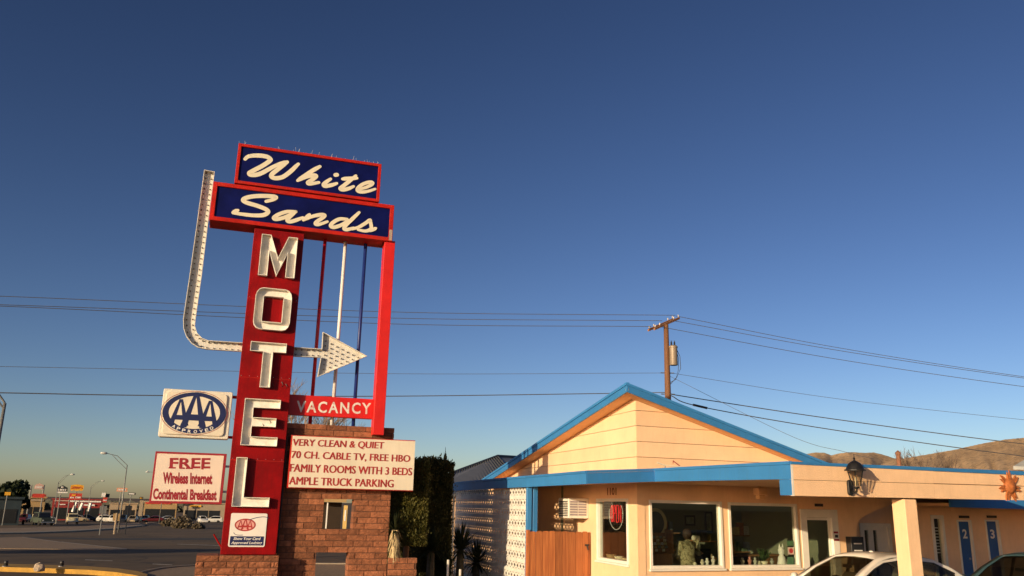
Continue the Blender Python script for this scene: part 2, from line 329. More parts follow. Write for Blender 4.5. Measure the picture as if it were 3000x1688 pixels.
# ================================================================== GROUND
def groundmat():
    m = mat('asphalt_ground', (.115, .070, .030), .92, .32, .25, bump=.25, bs=30, dirt=.4, dc=(.15, .10, .05))
    N = m.node_tree.nodes; Lk = m.node_tree.links.new; b = N['Principled BSDF']; src = b.inputs['Base Color'].links[0].from_socket
    g = N.new('ShaderNodeNewGeometry'); wn = N.new('ShaderNodeTexNoise'); wn.inputs['Scale'].default_value = .5; wn.inputs['Detail'].default_value = 4; Lk(g.outputs['Position'], wn.inputs['Vector'])
    ad = N.new('ShaderNodeVectorMath'); ad.operation = 'ADD'; sc_ = N.new('ShaderNodeVectorMath'); sc_.operation = 'SCALE'; sc_.inputs['Scale'].default_value = 2.5; Lk(wn.outputs['Color'], sc_.inputs[0]); Lk(g.outputs['Position'], ad.inputs[0]); Lk(sc_.outputs[0], ad.inputs[1])
    v = N.new('ShaderNodeTexVoronoi'); v.feature = 'DISTANCE_TO_EDGE'; v.inputs['Scale'].default_value = .16; Lk(ad.outputs[0], v.inputs['Vector'])
    r = N.new('ShaderNodeMapRange'); r.inputs[1].default_value = .004; r.inputs[2].default_value = .02; r.inputs[3].default_value = .45; r.inputs[4].default_value = 1; Lk(v.outputs['Distance'], r.inputs[0])     # tar-sealed cracks
    v2 = N.new('ShaderNodeTexVoronoi'); v2.inputs['Scale'].default_value = .07; Lk(ad.outputs[0], v2.inputs['Vector']); r2 = N.new('ShaderNodeMapRange'); r2.inputs[3].default_value = .75; r2.inputs[4].default_value = 1.2; Lk(v2.outputs['Color'], r2.inputs[0])
    m1 = N.new('ShaderNodeMath'); m1.operation = 'MULTIPLY'; Lk(r.outputs[0], m1.inputs[0]); Lk(r2.outputs[0], m1.inputs[1])
    mu = N.new('ShaderNodeMix'); mu.data_type = 'RGBA'; mu.blend_type = 'MULTIPLY'; mu.inputs[0].default_value = 1; Lk(src, mu.inputs[6]); Lk(m1.outputs[0], mu.inputs[7]); Lk(mu.outputs[2], b.inputs['Base Color'])
    return m
mb = MB(); RR = [0, 4, 8, 12, 16, 20, 26, 34, 46, 60, 80, 110, 150, 200, 280, 400, 520, 700, 1200, 2500, 5000, 9000, 14000]; NS = 96
for r in RR:
    for k in range(NS):
        a = 2 * math.pi * k / NS; x, y = r * math.sin(a), r * math.cos(a); mb.v.append(Vector((x, y, gz(x, y))))
for i in range(len(RR) - 1):
    for k in range(NS): mb.f.append((i * NS + k, i * NS + (k + 1) % NS, (i + 1) * NS + (k + 1) % NS, (i + 1) * NS + k))
struct(mb.build('ground', groundmat()))
def sheet(name, pts, dz, matl, thick=0.0):
    mb = MB(); a = [Vector((p[0], p[1], gz(p[0], p[1]) + dz)) for p in pts]
    if thick: mb.prism3(a, [p - Vector((0, 0, thick)) for p in a])
    else: mb.face(*a)
    return struct(mb.build(name, matl))
M_conc = mat('old_concrete', (.30, .25, .19), .9, .15, 1.5, bump=.2, bs=40, dirt=.3, dc=(.16, .12, .08))
M_soil = mat('tan_gravel', (.27, .19, .12), .95, .35, 14, bump=.8, bs=40, dirt=.3, dc=(.14, .09, .055))
M_yellow = mat('yellow_kerb_paint', (.40, .225, .035), .8, .2, 3, dirt=.4, dc=(.3, .18, .05))
M_strip = mat('dark_strip', (.040, .035, .028), .85, .2, 1, bump=.2, bs=30)
gl = lambda *p: [gpx(a, b) for a, b in p]
sheet('traffic_island', gl((-300, 1556), (-60, 1553), (80, 1549), (240, 1545), (330, 1536), (405, 1533), (420, 1540), (330, 1549), (200, 1557), (60, 1562), (-60, 1563), (-300, 1566)), .12, M_soil, .4)
sheet('island_kerb', gl((-300, 1566), (-60, 1563), (60, 1562), (200, 1557), (330, 1549), (420, 1540), (424, 1541), (335, 1551.5), (200, 1560), (60, 1565), (-60, 1566.5), (-300, 1570)), .135, M_conc, .4)
sheet('planted_median', gl((520, 1527), (480, 1531), (430, 1535), (425, 1530), (500, 1519), (580, 1514), (640, 1515), (560, 1524)), .12, M_soil, .4)
sheet('road_shoulder', gl((-200, 1580), (60, 1574), (110, 1580), (180, 1590), (300, 1602), (372, 1611), (330, 1612), (100, 1609), (-200, 1606)), .02, M_soil, .2)
sheet('road_strip', gl((-250, 1570), (60, 1573), (300, 1577), (640, 1577), (760, 1576), (760, 1581), (640, 1582), (300, 1583), (90, 1577), (-250, 1577)), .006, M_strip)  # flat strip, darker than the ground around it
for q in (((66, 1574), (180, 1589), (176, 1590.5), (60, 1574.8)), ((180, 1588), (372, 1609), (372, 1611), (178, 1590))):
    sheet('road_edge_line', gl(*q), .026, M_conc)
for q in (((448, 1652), (505, 1655), (505, 1657), (446, 1654)), ((700, 1600), (520, 1594), (520, 1595), (700, 1601.5)), ((250, 1640), (330, 1643), (329, 1644.5), (248, 1641.5))):
    sheet('worn_road_marking', gl(*q), .008, mat('worn_white_marking', (.34, .30, .24), .9, .4, 3, dirt=.8, dc=(.13, .09, .045)))
# planter bed round the sign, with its pale kerb, and the yellow kerb of the lot entrance
bed = gl((400, 1692), (430, 1683), (470, 1675), (520, 1669.5), (580, 1666), (700, 1662), (900, 1660), (1150, 1662)) 
bedn = [Vector((3.2, 13, 0)), Vector((-7.6, 10.5, 0)), Vector((-8.2, 15, 0))]
sheet('gravel_bed', bed + bedn, .10, M_soil, .3)
mb = MB()
for i in range(len(bed) - 1):
    a, b = bed[i], bed[i + 1]; dr = (a.normalized()); dr.z = 0
    q = [a - dr * .05, b - dr * .05, b + dr * .22, a + dr * .22]
    mb.prism3([Vector((p.x, p.y, gz(p.x, p.y) + .14)) for p in q], [Vector((p.x, p.y, gz(p.x, p.y) - .2)) for p in q])
struct(mb.build('bed_kerb', M_conc))
yk = gl((-260, 1660), (0, 1664), (150, 1668), (260, 1672), (340, 1678), (400, 1687), (430, 1697))
mb = MB()
for i in range(len(yk) - 1):
    a, b = yk[i], yk[i + 1]; dr = a.normalized(); dr.z = 0; dr2 = b.normalized(); dr2.z = 0
    mb.prism3([Vector((p.x, p.y, gz(p.x, p.y) + .15)) for p in (a, b, b - dr2 * 2.2, a - dr * 2.2)], [Vector((p.x, p.y, gz(p.x, p.y) - .2)) for p in (a, b, b - dr2 * 2.2, a - dr * 2.2)])
struct(mb.build('yellow_kerb', M_yellow))
for (x, lab) in ((14, 'short dark bollard stub on the yellow kerb nearest the left edge'), (178, 'short dark bollard stub on the yellow kerb near the sign bed')):
    p = gpx(x, 1673); p.z += .149
    t = thing('bollard', lab, 'bollard', p, 'stubs on the yellow kerb')
    MB().lathe([(.07, 0), (.07, .16), (.06, .19), (.0, .2)], p, 10).build('post', M_dark, t, smooth=True)
    MB().lathe([(.11, -.01), (.11, .02), (.07, .03)], p, 10).build('base_plate', M_steel, t)
p = gpx(112, 1683); p.z += .13
o = MB().lathe([(.0, -.05), (.16, -.02), (.2, .08), (.14, .19), (.0, .22)], p, 9).build('landscape_rock', mat('pale_rock', (.45, .36, .27), .9, .3, 6, bump=.5, bs=20), loc=p); tag(o, 'pale rounded rock lying on the yellow kerb strip', 'rock')
for v in o.data.vertices: v.co *= random.uniform(.85, 1.15)

# ================================================================== THE MOTEL SIGN
SD = 20.0; SF = SD / 18.5; A0 = atd(808, 1625, SD)
SP = PL(A0, 71.5)                      # out = 0 is the face of the red pylon
base = Vector((A0.x, A0.y, 0)) - SP.d * .5
sg = thing('motel_sign', 'tall red and blue roadside motel sign with bulb arrow and channel letters', 'sign', base)
U = lambda x, y, o=0: SP.uz(x, y, o)
pu0, pz0 = U(645, 1625); pu1 = 0.0
zS0 = U(880, 686)[1]                   # underside of the lower name panel
# pylon
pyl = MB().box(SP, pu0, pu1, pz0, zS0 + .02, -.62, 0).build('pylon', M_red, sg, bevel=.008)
# name panels
def name_panel(q, parent, fr):
    us = [U(*p) for p in q]; u0 = (us[0][0] + us[3][0]) / 2; u1 = (us[1][0] + us[2][0]) / 2; z1 = (us[0][1] + us[1][1]) / 2; z0 = (us[2][1] + us[3][1]) / 2
    b = MB().box(SP, u0, u1, z0, z1, -.66, -.012).build('name_cabinet', M_redframe, parent, bevel=.01)
    MB().frame(SP, u0 - .004, u1 + .004, z0 - .004, z1 + .004, fr, -.06, .03).build('frame', M_redframe, b, bevel=.006)
    f = MB().box(SP, u0 + fr, u1 - fr, z0 + fr, z1 - fr, -.05, -.006).build('name_panel', M_navy, b)
    return b, (u0, u1, z0, z1)
up, UR = name_panel([(702, 420), (1120, 484), (1107, 595), (685, 533)], sg, .075)
lo, LR = name_panel([(627, 531), (1160, 606), (1143, 700), (612, 652)], sg, .10)
c1 = lambda x, y: U(520 + x * .27603, 400 + y * .27603)
SW = [("W", 46, [[(718, 240), (745, 215), (800, 203), (880, 203), (950, 215), (985, 240), (975, 262), (900, 312), (800, 365), (764, 388), (775, 405), (830, 407), (900, 385), (1010, 325), (1110, 280), (1165, 270)],
                  [(1165, 270), (1120, 308), (1040, 368), (1000, 405), (1003, 432), (1050, 443), (1120, 428), (1195, 375), (1255, 318), (1283, 292)]]),
      ("h", 44, [[(1512, 318), (1430, 365), (1340, 425), (1275, 468)], [(1290, 462), (1380, 425), (1450, 412), (1470, 425), (1425, 462), (1385, 490), (1410, 502), (1500, 488)]]),
      ("i", 42, [[(1625, 452), (1575, 487), (1550, 512), (1570, 528), (1640, 515), (1690, 498)], [(1676, 409), (1692, 407)]]),
      ("t", 42, [[(1893, 418), (1830, 470), (1765, 522), (1728, 552), (1755, 566), (1820, 552), (1868, 530)], [(1752, 452), (1810, 447), (1905, 443)]]),
      ("e", 38, [[(1915, 562), (1990, 545), (2055, 515), (2070, 492), (2035, 486), (1965, 508), (1915, 548), (1913, 578), (1960, 590), (2030, 580), (2098, 558)]]),
      ("S", 44, [[(940, 690), (1010, 672), (1046, 650), (1020, 638), (920, 632), (810, 636), (720, 655), (698, 680), (740, 705), (850, 738), (940, 775), (960, 805), (910, 835), (800, 838), (680, 825), (590, 812)], [(590, 808), (640, 785)]]),
      ("a", 40, [[(1258, 800), (1160, 800), (1070, 830), (1022, 865), (1050, 880), (1130, 862), (1215, 825), (1258, 800)], [(1240, 815), (1180, 868), (1165, 895), (1200, 905), (1270, 885), (1330, 862)]]),
      ("n", 40, [[(1400, 830), (1370, 860), (1335, 890)], [(1345, 885), (1430, 850), (1520, 832), (1560, 838), (1545, 860), (1480, 905), (1465, 928), (1500, 935), (1590, 905)]]),
      ("d", 40, [[(1800, 880), (1720, 878), (1650, 915), (1625, 950), (1660, 965), (1740, 940), (1810, 890)], [(1927, 808), (1860, 872), (1790, 940), (1768, 978), (1800, 990), (1870, 972)]]),
      ("s", 38, [[(1850, 985), (1920, 965), (1990, 925), (2040, 890), (2045, 905), (2055, 950), (2050, 985), (1995, 1005), (1915, 992)], [(2030, 1002), (2070, 992), (2105, 975)]])]
k = 0
for ch, wd, strokes in SW:
    m_ = MB()
    for s in strokes:
        ribbon(m_, SP, [c1(*p) for p in s], wd * 1.06 * .27603 / 121.0, -.002 + k * 8e-4, taper=(.75, .7)); k += 1
    if ch == 'i':
        d_ = MB(); ribbon(d_, SP, [c1(*p) for p in strokes[1]], 46 * .27603 / 121.0, -.002 + k * 8e-4); k += 1; d_.build('letter_dot', M_cream, up, norm=False)
        m_ = MB(); ribbon(m_, SP, [c1(*p) for p in strokes[0]], wd * 1.06 * .27603 / 121.0, -.002 + k * 8e-4, taper=(.75, .7)); k += 1
    m_.build('script_letter', M_cream, up if ch in 'Whit' or (ch == 'e') else lo, norm=False)
# bird spikes along the top edge
m_ = MB()
for i in range(44):
    u = UR[0] + (UR[1] - UR[0]) * random.random(); l_ = random.uniform(.05, .14)
    m_.tube([SP.pt(u, UR[3] + .002, -.1 - random.random() * .1), SP.pt(u + random.uniform(-.05, .05), UR[3] + l_, -.1 + random.uniform(-.1, .1))], .0026, 3)
m_.build('bird_spikes', mat('spike_plastic', (.6, .6, .6), .3), up, kind='stuff')
# channel letters
def lq(TL, TR, BR, BL):
    p = [U(*q, .1) for q in (TL, TR, BR, BL)]; return (p[0][0] + p[3][0]) / 2, (p[1][0] + p[2][0]) / 2, (p[2][1] + p[3][1]) / 2, (p[0][1] + p[1][1]) / 2
def put(q, polys): u0, u1, z0, z1 = q; return [[(u0 + (u1 - u0) * a, z0 + (z1 - z0) * b) for a, b in P] for P in polys]
def letter(nm, q, polys): 
    o = channel('channel_letter', SP, put(q, polys), .012, .115, .012, M_inner, sg); o['label'] = nm; return o
letter('cream open-faced channel letter M', lq((767, 687), (873, 697), (862, 816), (756, 806)), [[(0, 0), (.25, 0), (.25, .58), (.5, .02), (.75, .58), (.75, 0), (1, 0), (1, 1), (.74, 1), (.5, .46), (.26, 1), (0, 1)]])
q = lq((751, 841), (857, 851), (847, 972), (740, 962)); ou = rrect(0, 1, 0, 1, .2, 3); iu = rrect(.23, .77, .19, .8, .012, 3)
letter('cream open-faced channel letter O', q, [[ou[i], ou[(i + 1) % len(ou)], iu[(i + 1) % len(iu)], iu[i]] for i in range(len(ou))])
letter('cream open-faced channel letter T', lq((735, 1001), (841, 1007), (828, 1137), (722, 1133)), [[(0, .79), (.36, .79), (.36, 0), (.64, 0), (.64, .79), (1, .79), (1, 1), (0, 1)]])
letter('cream open-faced channel letter E', lq((720, 1169), (824, 1171), (810, 1308), (702, 1304)), [[(0, 0), (1, 0), (1, .19), (.26, .19), (.26, .41), (.92, .41), (.92, .6), (.26, .6), (.26, .81), (1, .81), (1, 1), (0, 1)]])
letter('cream open-faced channel letter L', lq((690.5, 1339.5), (796, 1343), (791.6, 1485), (681, 1485)), [[(0, 0), (1, 0), (1, .19), (.3, .19), (.3, 1), (0, 1)]])
# sheet seams and screws on the pylon, bare patch on the cabinet edge
for f_ in (.27, .52, .77):
    zz_ = pz0 + (zS0 - pz0) * f_; MB().box(SP, pu0 + .004, pu1 - .004, zz_, zz_ + .012, .0005, .004).build('sheet_seam', M_redframe, pyl)
    for k_ in range(7): MB().lathe([(.009, 0), (.007, .004), (0, .005)], SP.pt(pu0 + .05 + k_ * (pu1 - pu0 - .1) / 6, zz_ + .04, .0005), 6, axis=SP.n).build('screw', M_steel, pyl)
MB().box(SP, LR[1] - .085, LR[1] - .01, LR[2] + .02, LR[2] + .30, .0305, .032).build('bare_patch', mat('peeling_primer', (.42, .34, .28), .8, .3, 12, dirt=.9, dc=(.40, .04, .02)), lo)
# old wiring and a conduit on the pylon face
for x, y in ((798, 1130), (826, 1127), (838, 1133), (790, 1238), (770, 1249)):
    u, z = U(x, y); MB().tube([SP.pt(u, z - .05, .004), SP.pt(u + .02, z, .03), SP.pt(u - .01, z + .06, .01)], .007, 5).build('loose_wire', M_dark, pyl)
m_ = MB()
u, z = U(806, 1290); m_.tube([SP.pt(.03, pz0 + .02, -.1), SP.pt(.03, z + .1, -.1)], .018, 6)
m_.build('conduit', M_dark, pyl)
u, z = U(640, 1590); m_ = MB().tube([SP.pt(pu0 + .02, z - .12, -.2), SP.pt(pu0 - .1, z + .05, -.2), SP.pt(pu0 - .18, z + .17, -.2)], .02, 6); MB().tube([SP.pt(pu0, z - .3, -.2), SP.pt(pu0 - .06, z - .45, -.2)], .015, 5).build('wire_stub', M_red, pyl)
m_.build('floodlight_bracket', M_red, pyl)
# arrow
AO = -.12
ap = lambda x, y: SP.uz(x, y, AO)
inner = [(628, 503), (592, 800), (574, 940)]; outer = [(598, 497), (556, 800), (536, 945)]
arrow = [ap(*p) for p in [(598, 497), (577, 650), (556, 800), (536, 935), (537, 962), (545, 985), (560, 1005), (580, 1018), (605, 1023), (698, 1029), (867, 1044), (940, 1047), (930, 1104), (1076, 1043), (946, 972), (943, 1022), (867, 1017), (705, 1003), (610, 997), (592, 990), (578, 976), (571, 955), (573, 935), (592, 800), (610, 650), (629, 503)]]
ar = channel('arrow', SP, [arrow[::-1]], AO - .10, .10, .014, M_white, sg)
# bulbs
m_ = MB()
def bulb(u, z): m_.lathe([(.0, .0), (.016, .0), (.016, .03), (.009, .045), (.0, .047)], SP.pt(u, z, AO - .098), 6, axis=SP.n)
cl = [ap(*p) for p in [(613, 505), (593, 655), (574, 800), (555, 930), (556, 965), (566, 985), (585, 1003), (610, 1010), (700, 1016)]]
def walk(cl, st):
    out = []; d = 0
    for i in range(len(cl) - 1):
        a, b = Vector((*cl[i], 0)), Vector((*cl[i + 1], 0)); L_ = (b - a).length; t = (b - a) / L_; nn = Vector((-t.y, t.x, 0))
        while d < L_: out.append((a + t * d, nn)); d += st
        d -= L_
    return out
for p_, nn in walk(cl, .135):
    for s in (-1, 1): q_ = p_ + nn * (.065 * s); bulb(q_.x, q_.y)
for p_, nn in walk([ap(868, 1030), ap(940, 1034)], .13):
    for s in (-1, 1): q_ = p_ + nn * (.06 * s); bulb(q_.x, q_.y)
h0 = ap(946, 985); h1 = ap(934, 1092); ht = ap(1062, 1043)
for i in range(7):
    for j in range(i, 7):
        f = i / 7 + .04
        a = j - (6 + i) / 2
        u = h0[0] + .05 + (ht[0] - h0[0] - .05) * f; zc = (h0[1] + h1[1]) / 2
        bulb(u, zc + a * .115)
m_.build('bulbs', M_bulb, ar, kind='stuff')
# three thin poles, red column, vacancy box
pier_top = U(1000, 1248, -.4)[1]
for (xt, yt, xb, yb, mm, lab) in ((955, 712, 905, 1240, M_rpole, 'thin red pole'), (1018, 720, 965, 1243, M_wpole, 'thin white pole'), (1075, 728, 1030, 1245, M_bpole, 'thin blue pole')):
    a = SP.uz(xt, yt, -.45); b = SP.uz(xb, yb, -.45); um = (a[0] + b[0]) / 2
    o = MB().tube([SP.pt(um, pier_top - .1, -.45), SP.pt(um, LR[2] + .1, -.45)], .043, 10).build('pole', mm, sg, smooth=True); o['label'] = lab
cu0 = (U(1124, 730)[0] + U(1097, 1250)[0]) / 2; cu1 = (U(1158, 730)[0] + U(1126, 1250)[0]) / 2
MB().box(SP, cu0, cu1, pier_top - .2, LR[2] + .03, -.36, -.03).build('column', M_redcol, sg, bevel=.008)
v = [SP.uz(855, 1158, -.25), SP.uz(1097, 1168, -.25), SP.uz(1092, 1225, -.25), SP.uz(850, 1218, -.25)]
vz1 = (v[0][1] + v[1][1]) / 2; vz0 = (v[2][1] + v[3][1]) / 2
vb = MB().box(SP, .003, cu0 - .003, vz0, vz1, -.43, -.25).build('vacancy_box', M_redcol, sg, bevel=.006)
m_ = MB()
text_on(m_, SP, 'VACANCY', ((SP.uz(868, 1208, -.25)), (SP.uz(1086, 1214, -.25)), (SP.uz(870, 1174, -.25))), -.245, bold=.022, spacing=1.25)
m_.build('lettering', mat('chipped_white_letters', (.72, .68, .62), .6, .2, 8, dirt=.85, dc=(.45, .03, .02)), vb, norm=False)
# AAA cabinet
def bil(q, o=0): return [SP.uz(*p, o) for p in q]
def rect(q, o=0):
    p = bil(q, o); return (p[0][0] + p[3][0]) / 2, (p[1][0] + p[2][0]) / 2, (p[2][1] + p[3][1]) / 2, (p[0][1] + p[1][1]) / 2
a0, a1, a2, a3 = rect([(481, 1138), (684, 1149), (667, 1287), (461, 1279)], -.02)
ab = MB().prism(SP, rrect(a0, a1, a2, a3, .035), -.36, -.05).build('club_sign_cabinet', M_cab, sg, bevel=.012)
MB().prism(SP, rrect(a0 + .07, a1 - .11, a2 + .06, a3 - .06, .08), -.06, -.012).build('face_panel', M_face, ab, bevel=.012, seg=2)
for za in (a3 - .12, a2 + .03): MB().box(SP, a1 - .02, pu0 + .05, za, za + .06, -.25, -.2).build('bracket', M_redframe, ab)
ec = SP.uz(570, 1210, -.01); EU, EZ = .67, .46
FO = -.008
MB().disc(SP, ec[0], ec[1], EU + .035, EZ + .03, FO, inner=(EU + .024, EZ + .019), n=48).build('emblem_outline', M_printd, ab, norm=False)
MB().disc(SP, ec[0], ec[1], EU, EZ, FO + .001, n=48).build('emblem_ring', M_navyp, ab, norm=False)
MB().disc(SP, ec[0], ec[1] + .01, EU - .13, EZ - .095, FO + .003, n=48).build('emblem_ground', M_face, ab, norm=False)
def letA(m_, cx, z0, z1, wb, st, o, cbar=.3):
    h = z1 - z0; P = lambda a, b: (cx + a * wb / 2, z0 + b * h)
    wt = .17
    m_.face(*[SP.pt(*P(*p), o) for p in ((-1, 0), (-1 + st, 0), (.0 + wt * .3, 1), (-wt, 1))]); m_.face(*[SP.pt(*P(*p), o + 3e-4) for p in ((1 - st, 0), (1, 0), (wt, 1), (-wt * .3, 1))])
    m_.face(*[SP.pt(*P(*p), o + 6e-4) for p in ((-.62, cbar - .09), (.62, cbar - .09), (.55, cbar + .09), (-.55, cbar + .09))])
m_ = MB(); letA(m_, ec[0] - .31, ec[1] - .29, ec[1] + .29, .43, .52, FO + .0045); letA(m_, ec[0] + .31, ec[1] - .29, ec[1] + .29, .43, .52, FO + .0055); letA(m_, ec[0], ec[1] - .33, ec[1] + .43, .56, .52, FO + .0065)
m_.build('emblem_letters', M_navyp, ab, norm=False)
m_ = MB()
for i, ch in enumerate('APPROVED'):
    an = rad(-90 + (i - 3.5) * 11.5); cu = ec[0] + (EU - .055) * math.cos(an) * 1.0; cz = ec[1] + (EZ - .045) * math.sin(an)
    tx = -(EU - .05) * math.sin(an); tz = (EZ - .05) * math.cos(an); L_ = math.hypot(tx, tz); tx /= L_; tz /= L_; s = .07
    text_on(m_, SP, ch, ((cu - tx * s / 2 + tz * s / 2, cz - tz * s / 2 - tx * s / 2), (cu + tx * s / 2 + tz * s / 2, cz + tz * s / 2 - tx * s / 2), (cu - tx * s / 2 - tz * s / 2, cz - tz * s / 2 + tx * s / 2)), FO + .004, bold=.02)
m_.build('emblem_lettering', M_whitep, ab, norm=False)
# FREE panel
f0, f1, f2, f3 = rect([(456, 1323), (666, 1329), (648, 1479), (436, 1473)], -.1)
f1 = min(f1, pu0 + .02)
fb = MB().box(SP, f0, f1, f2, f3, -.18, -.12).build('notice_panel', M_printd, sg, bevel=.004)
MB().box(SP, f0 + .04, f1 - .06, f2 + .05, f3 - .045, -.13, -.116).build('notice_face', mat('notice_face', (.74, .62, .52), .5, .05, 2), fb)
for za in (f3 - .3, f2 + .25): MB().box(SP, f1 - .3, pu0 + .1, za, za + .05, -.24, -.182).build('bracket', M_steel, fb)
c3 = lambda x, y: SP.uz(430 + x * .40566, 1100 + y * .40566, -.116)
for body, bl, br, tl, bo in (('FREE', (163, 672), (458, 672), (168, 596), .03), ('Wireless Internet', (115, 783), (472, 788), (118, 699), .045), ('Continental Breakfast', (43, 896), (503, 905), (48, 814), .045)):
    m_ = MB(); text_on(m_, SP, body, (c3(*bl), c3(*br), c3(*tl)), -.113, bold=bo)
    if body == 'FREE':          # slab serifs
        b0, b1, b2 = c3(*bl), c3(*br), c3(*tl); W_ = b1[0] - b0[0]; H_ = b2[1] - b0[1]
        for a, w_, v_ in ((-.02, .17, 0), (.245, .13, 0), (.4, .1, 0), (-.02, .06, 1), (.245, .06, 1), (.51, .06, 1), (.51, .06, 0), (.775, .06, 0), (.775, .06, 1)):
            uu = b0[0] + a * W_; zz = b0[1] + (H_ * .86 if v_ else 0); m_.face(*[SP.pt(uu + p * w_ * W_, zz + q_ * H_ * .14, -.1125) for p, q_ in ((0, 0), (1, 0), (1, 1), (0, 1))])
    m_.build('lettering', M_printd, fb, norm=False)
# small card sign
k0, k1, k2, k3 = rect([(678, 1504), (783, 1504), (776, 1603), (667, 1602)], .01)
kb = MB().prism(SP, rrect(k0, k1, k2, k3, .035), .004, .016).build('card_sign', M_whitep, sg)
MB().prism(SP, rrect(k0 + .03, k1 - .03, k2 + .03, k2 + .225, .01), .0165, .018).build('card_band', M_navyp, kb)
m_ = MB(); text_on(m_, SP, 'Show Your Card', ((k0 + .10, k2 + .145), (k1 - .10, k2 + .145), (k0 + .10, k2 + .205)), .0195, bold=.02, shear=.2)
text_on(m_, SP, 'Approved Lodging', ((k0 + .06, k2 + .045), (k1 - .06, k2 + .045), (k0 + .06, k2 + .115)), .0195, bold=.02, shear=.2); m_.build('lettering', M_whitep, kb, norm=False)
eu, ez = k0 + .32, k3 - .25
MB().disc(SP, eu, ez, .225, .135, .017, n=36).build('emblem_ring', M_print, kb, norm=False)
MB().disc(SP, eu, ez, .195, .108, .018, n=36).build('emblem_ground', M_pinkp, kb, norm=False)
m_ = MB(); letA(m_, eu - .10, ez - .085, ez + .085, .14, .42, .019); letA(m_, eu + .10, ez - .085, ez + .085, .14, .42, .0198); letA(m_, eu, ez - .1, ez + .125, .17, .42, .0206); m_.build('emblem_letters', M_print, kb, norm=False)
m_ = MB().disc(SP, eu + .14, ez - .02, .40, .15, .0172, 10, 95, 20, inner=(.385, .135), tilt=22); m_.disc(SP, eu + .14, ez - .02, .40, .15, .0172, 178, 235, 14, inner=(.388, .138), tilt=22); m_.build('swoosh', M_navyp, kb, norm=False)

# ---- masonry pier of split-face blocks
BV = []
for vi in range(6):
    rnd = random.Random(vi + 3); nx, nz = 6, 3; vs_, fs_ = [], []
    for j in range(nz + 1):
        for i in range(nx + 1):
            e = i in (0, nx) or j in (0, nz); vs_.append((i / nx, 0.0 if e else -rnd.uniform(.0, .020), j / nz))
    for j in range(nz):
        for i in range(nx): a = j * (nx + 1) + i; fs_.append((a, a + 1, a + nx + 2, a + nx + 1))
    b = len(vs_); vs_ += [(0, 1, 0), (1, 1, 0), (1, 1, 1), (0, 1, 1)]; c00, c10, c11, c01 = 0, nx, nz * (nx + 1) + nx, nz * (nx + 1)
    fs_ += [(b, b + 1, b + 2, b + 3)[::-1], (c00, c10, b + 1, b)[::-1], (c10, c11, b + 2, b + 1)[::-1], (c11, c01, b + 3, b + 2)[::-1], (c01, c00, b, b + 3)[::-1]]
    me = bpy.data.meshes.new('block'); me.from_pydata(vs_, [], fs_); me.materials.append(M_brick); BV.append(me)
def brick(parent, pl, u0, u1, z0, z1, o, depth):
    ob = bpy.data.objects.new('brick', random.choice(BV)); COL.objects.link(ob); ob.parent = parent
    base = Vector(ROOT[parent.name]); ob.location = pl.pt(u0, z0, o) - base; ob.rotation_euler = (random.uniform(-.004, .004), 0, rad(90 - pl.yaw) + random.uniform(-.006, .006)); ob.scale = (u1 - u0, depth, z1 - z0)
    if random.random() < .5: ob.location = pl.pt(u0, z0, o + random.uniform(.002, .010)) - base
def course(parent, pl, u0, u1, z0, z1, o, depth, row, holes=(), L=.465):
    g = .017; spans = [(u0, u1)]
    for h0_, h1_, hz0, hz1 in holes:
        if (z0 + z1) / 2 > hz0 and (z0 + z1) / 2 < hz1:
            ns = []
            for a, b in spans:
                if h0_ > a: ns.append((a, min(b, h0_)))
                if h1_ < b: ns.append((max(a, h1_), b))
            spans = ns
    for a, b in spans:
        x = u0 - L * ((row % 2) * .5 + .13 * (row % 3)) 
        while x < b:
            s, e = max(a, x), min(b, x + L)
            if e - s > .06: brick(parent, pl, s + g / 2, e - g / 2, z0 + g / 2, z1 - g / 2, o, depth)
            x += L
CH = .1325; PO = -.28
q0 = SP.uz(815, 1500, PO); q1 = (SP.uz(1157, 1250, PO)[0] + SP.uz(1137, 1600, PO)[0]) / 2
U0p = .0; U1p = q1; ZT = SP.uz(1000, 1246, PO)[1]
pier = thing('masonry_pier', 'red split-face block pier with two square openings under the sign', 'pier', SP.pt(.9, 0, -.5))
hA = [*SP.uz(944, 1553, PO), *SP.uz(1037, 1471, PO)]; hB = [*SP.uz(922, 1700, PO), *SP.uz(1021, 1621, PO)]
zr = lambda z: ZT - round((ZT - z) / CH) * CH
H1 = (hA[0], hA[2], zr(hA[1]), zr(hA[3])); H2 = (hB[0], hB[2], zr(.25), zr(hB[3]))
MB().holes(SP, U0p + .02, U1p - .02, -.1, ZT - .012, [(h[0] - .012, h[1] + .012, h[2] - .01, h[3] + .01) for h in (H1, H2)], PO - .40, PO - .014).build('mortar', M_mortar, pier)
r = 0; z = ZT
while z > -.1:
    course(pier, SP, U0p, U1p, z - CH, z, PO, .42, r, (H1, H2)); z -= CH; r += 1
# low walls
bu0 = SP.uz(572, 1650, .14)[0]; bu1 = SP.uz(816, 1650, .14)[0]; lw = thing('sign_base_wall', 'low red block wall carrying the red pylon', 'wall', SP.pt(-.6, 0, -.2))
bz = pz0 - .004
MB().box(SP, bu0 + .02, bu1 - .02, -.1, bz - .014, -.86, .124).build('mortar', M_mortar, lw)
r = 0; z = bz
while z > -.1:
    course(lw, SP, bu0, bu1, z - CH, z, .14, 1.0, r); z -= CH; r += 1
ru0 = SP.uz(1141, 1650, -.22)[0]; ru1 = SP.uz(1222, 1650, -.22)[0]; rw = thing('planter_wall', 'low red block planter wall at the right foot of the pier', 'wall', SP.pt(ru1, 0, -.3))
rz = SP.uz(1180, 1634, -.22)[1]
MB().box(SP, U1p + .012, ru1 - .02, -.1, rz - .014, -.44, -.236).build('mortar', M_mortar, rw)
r = 0; z = rz
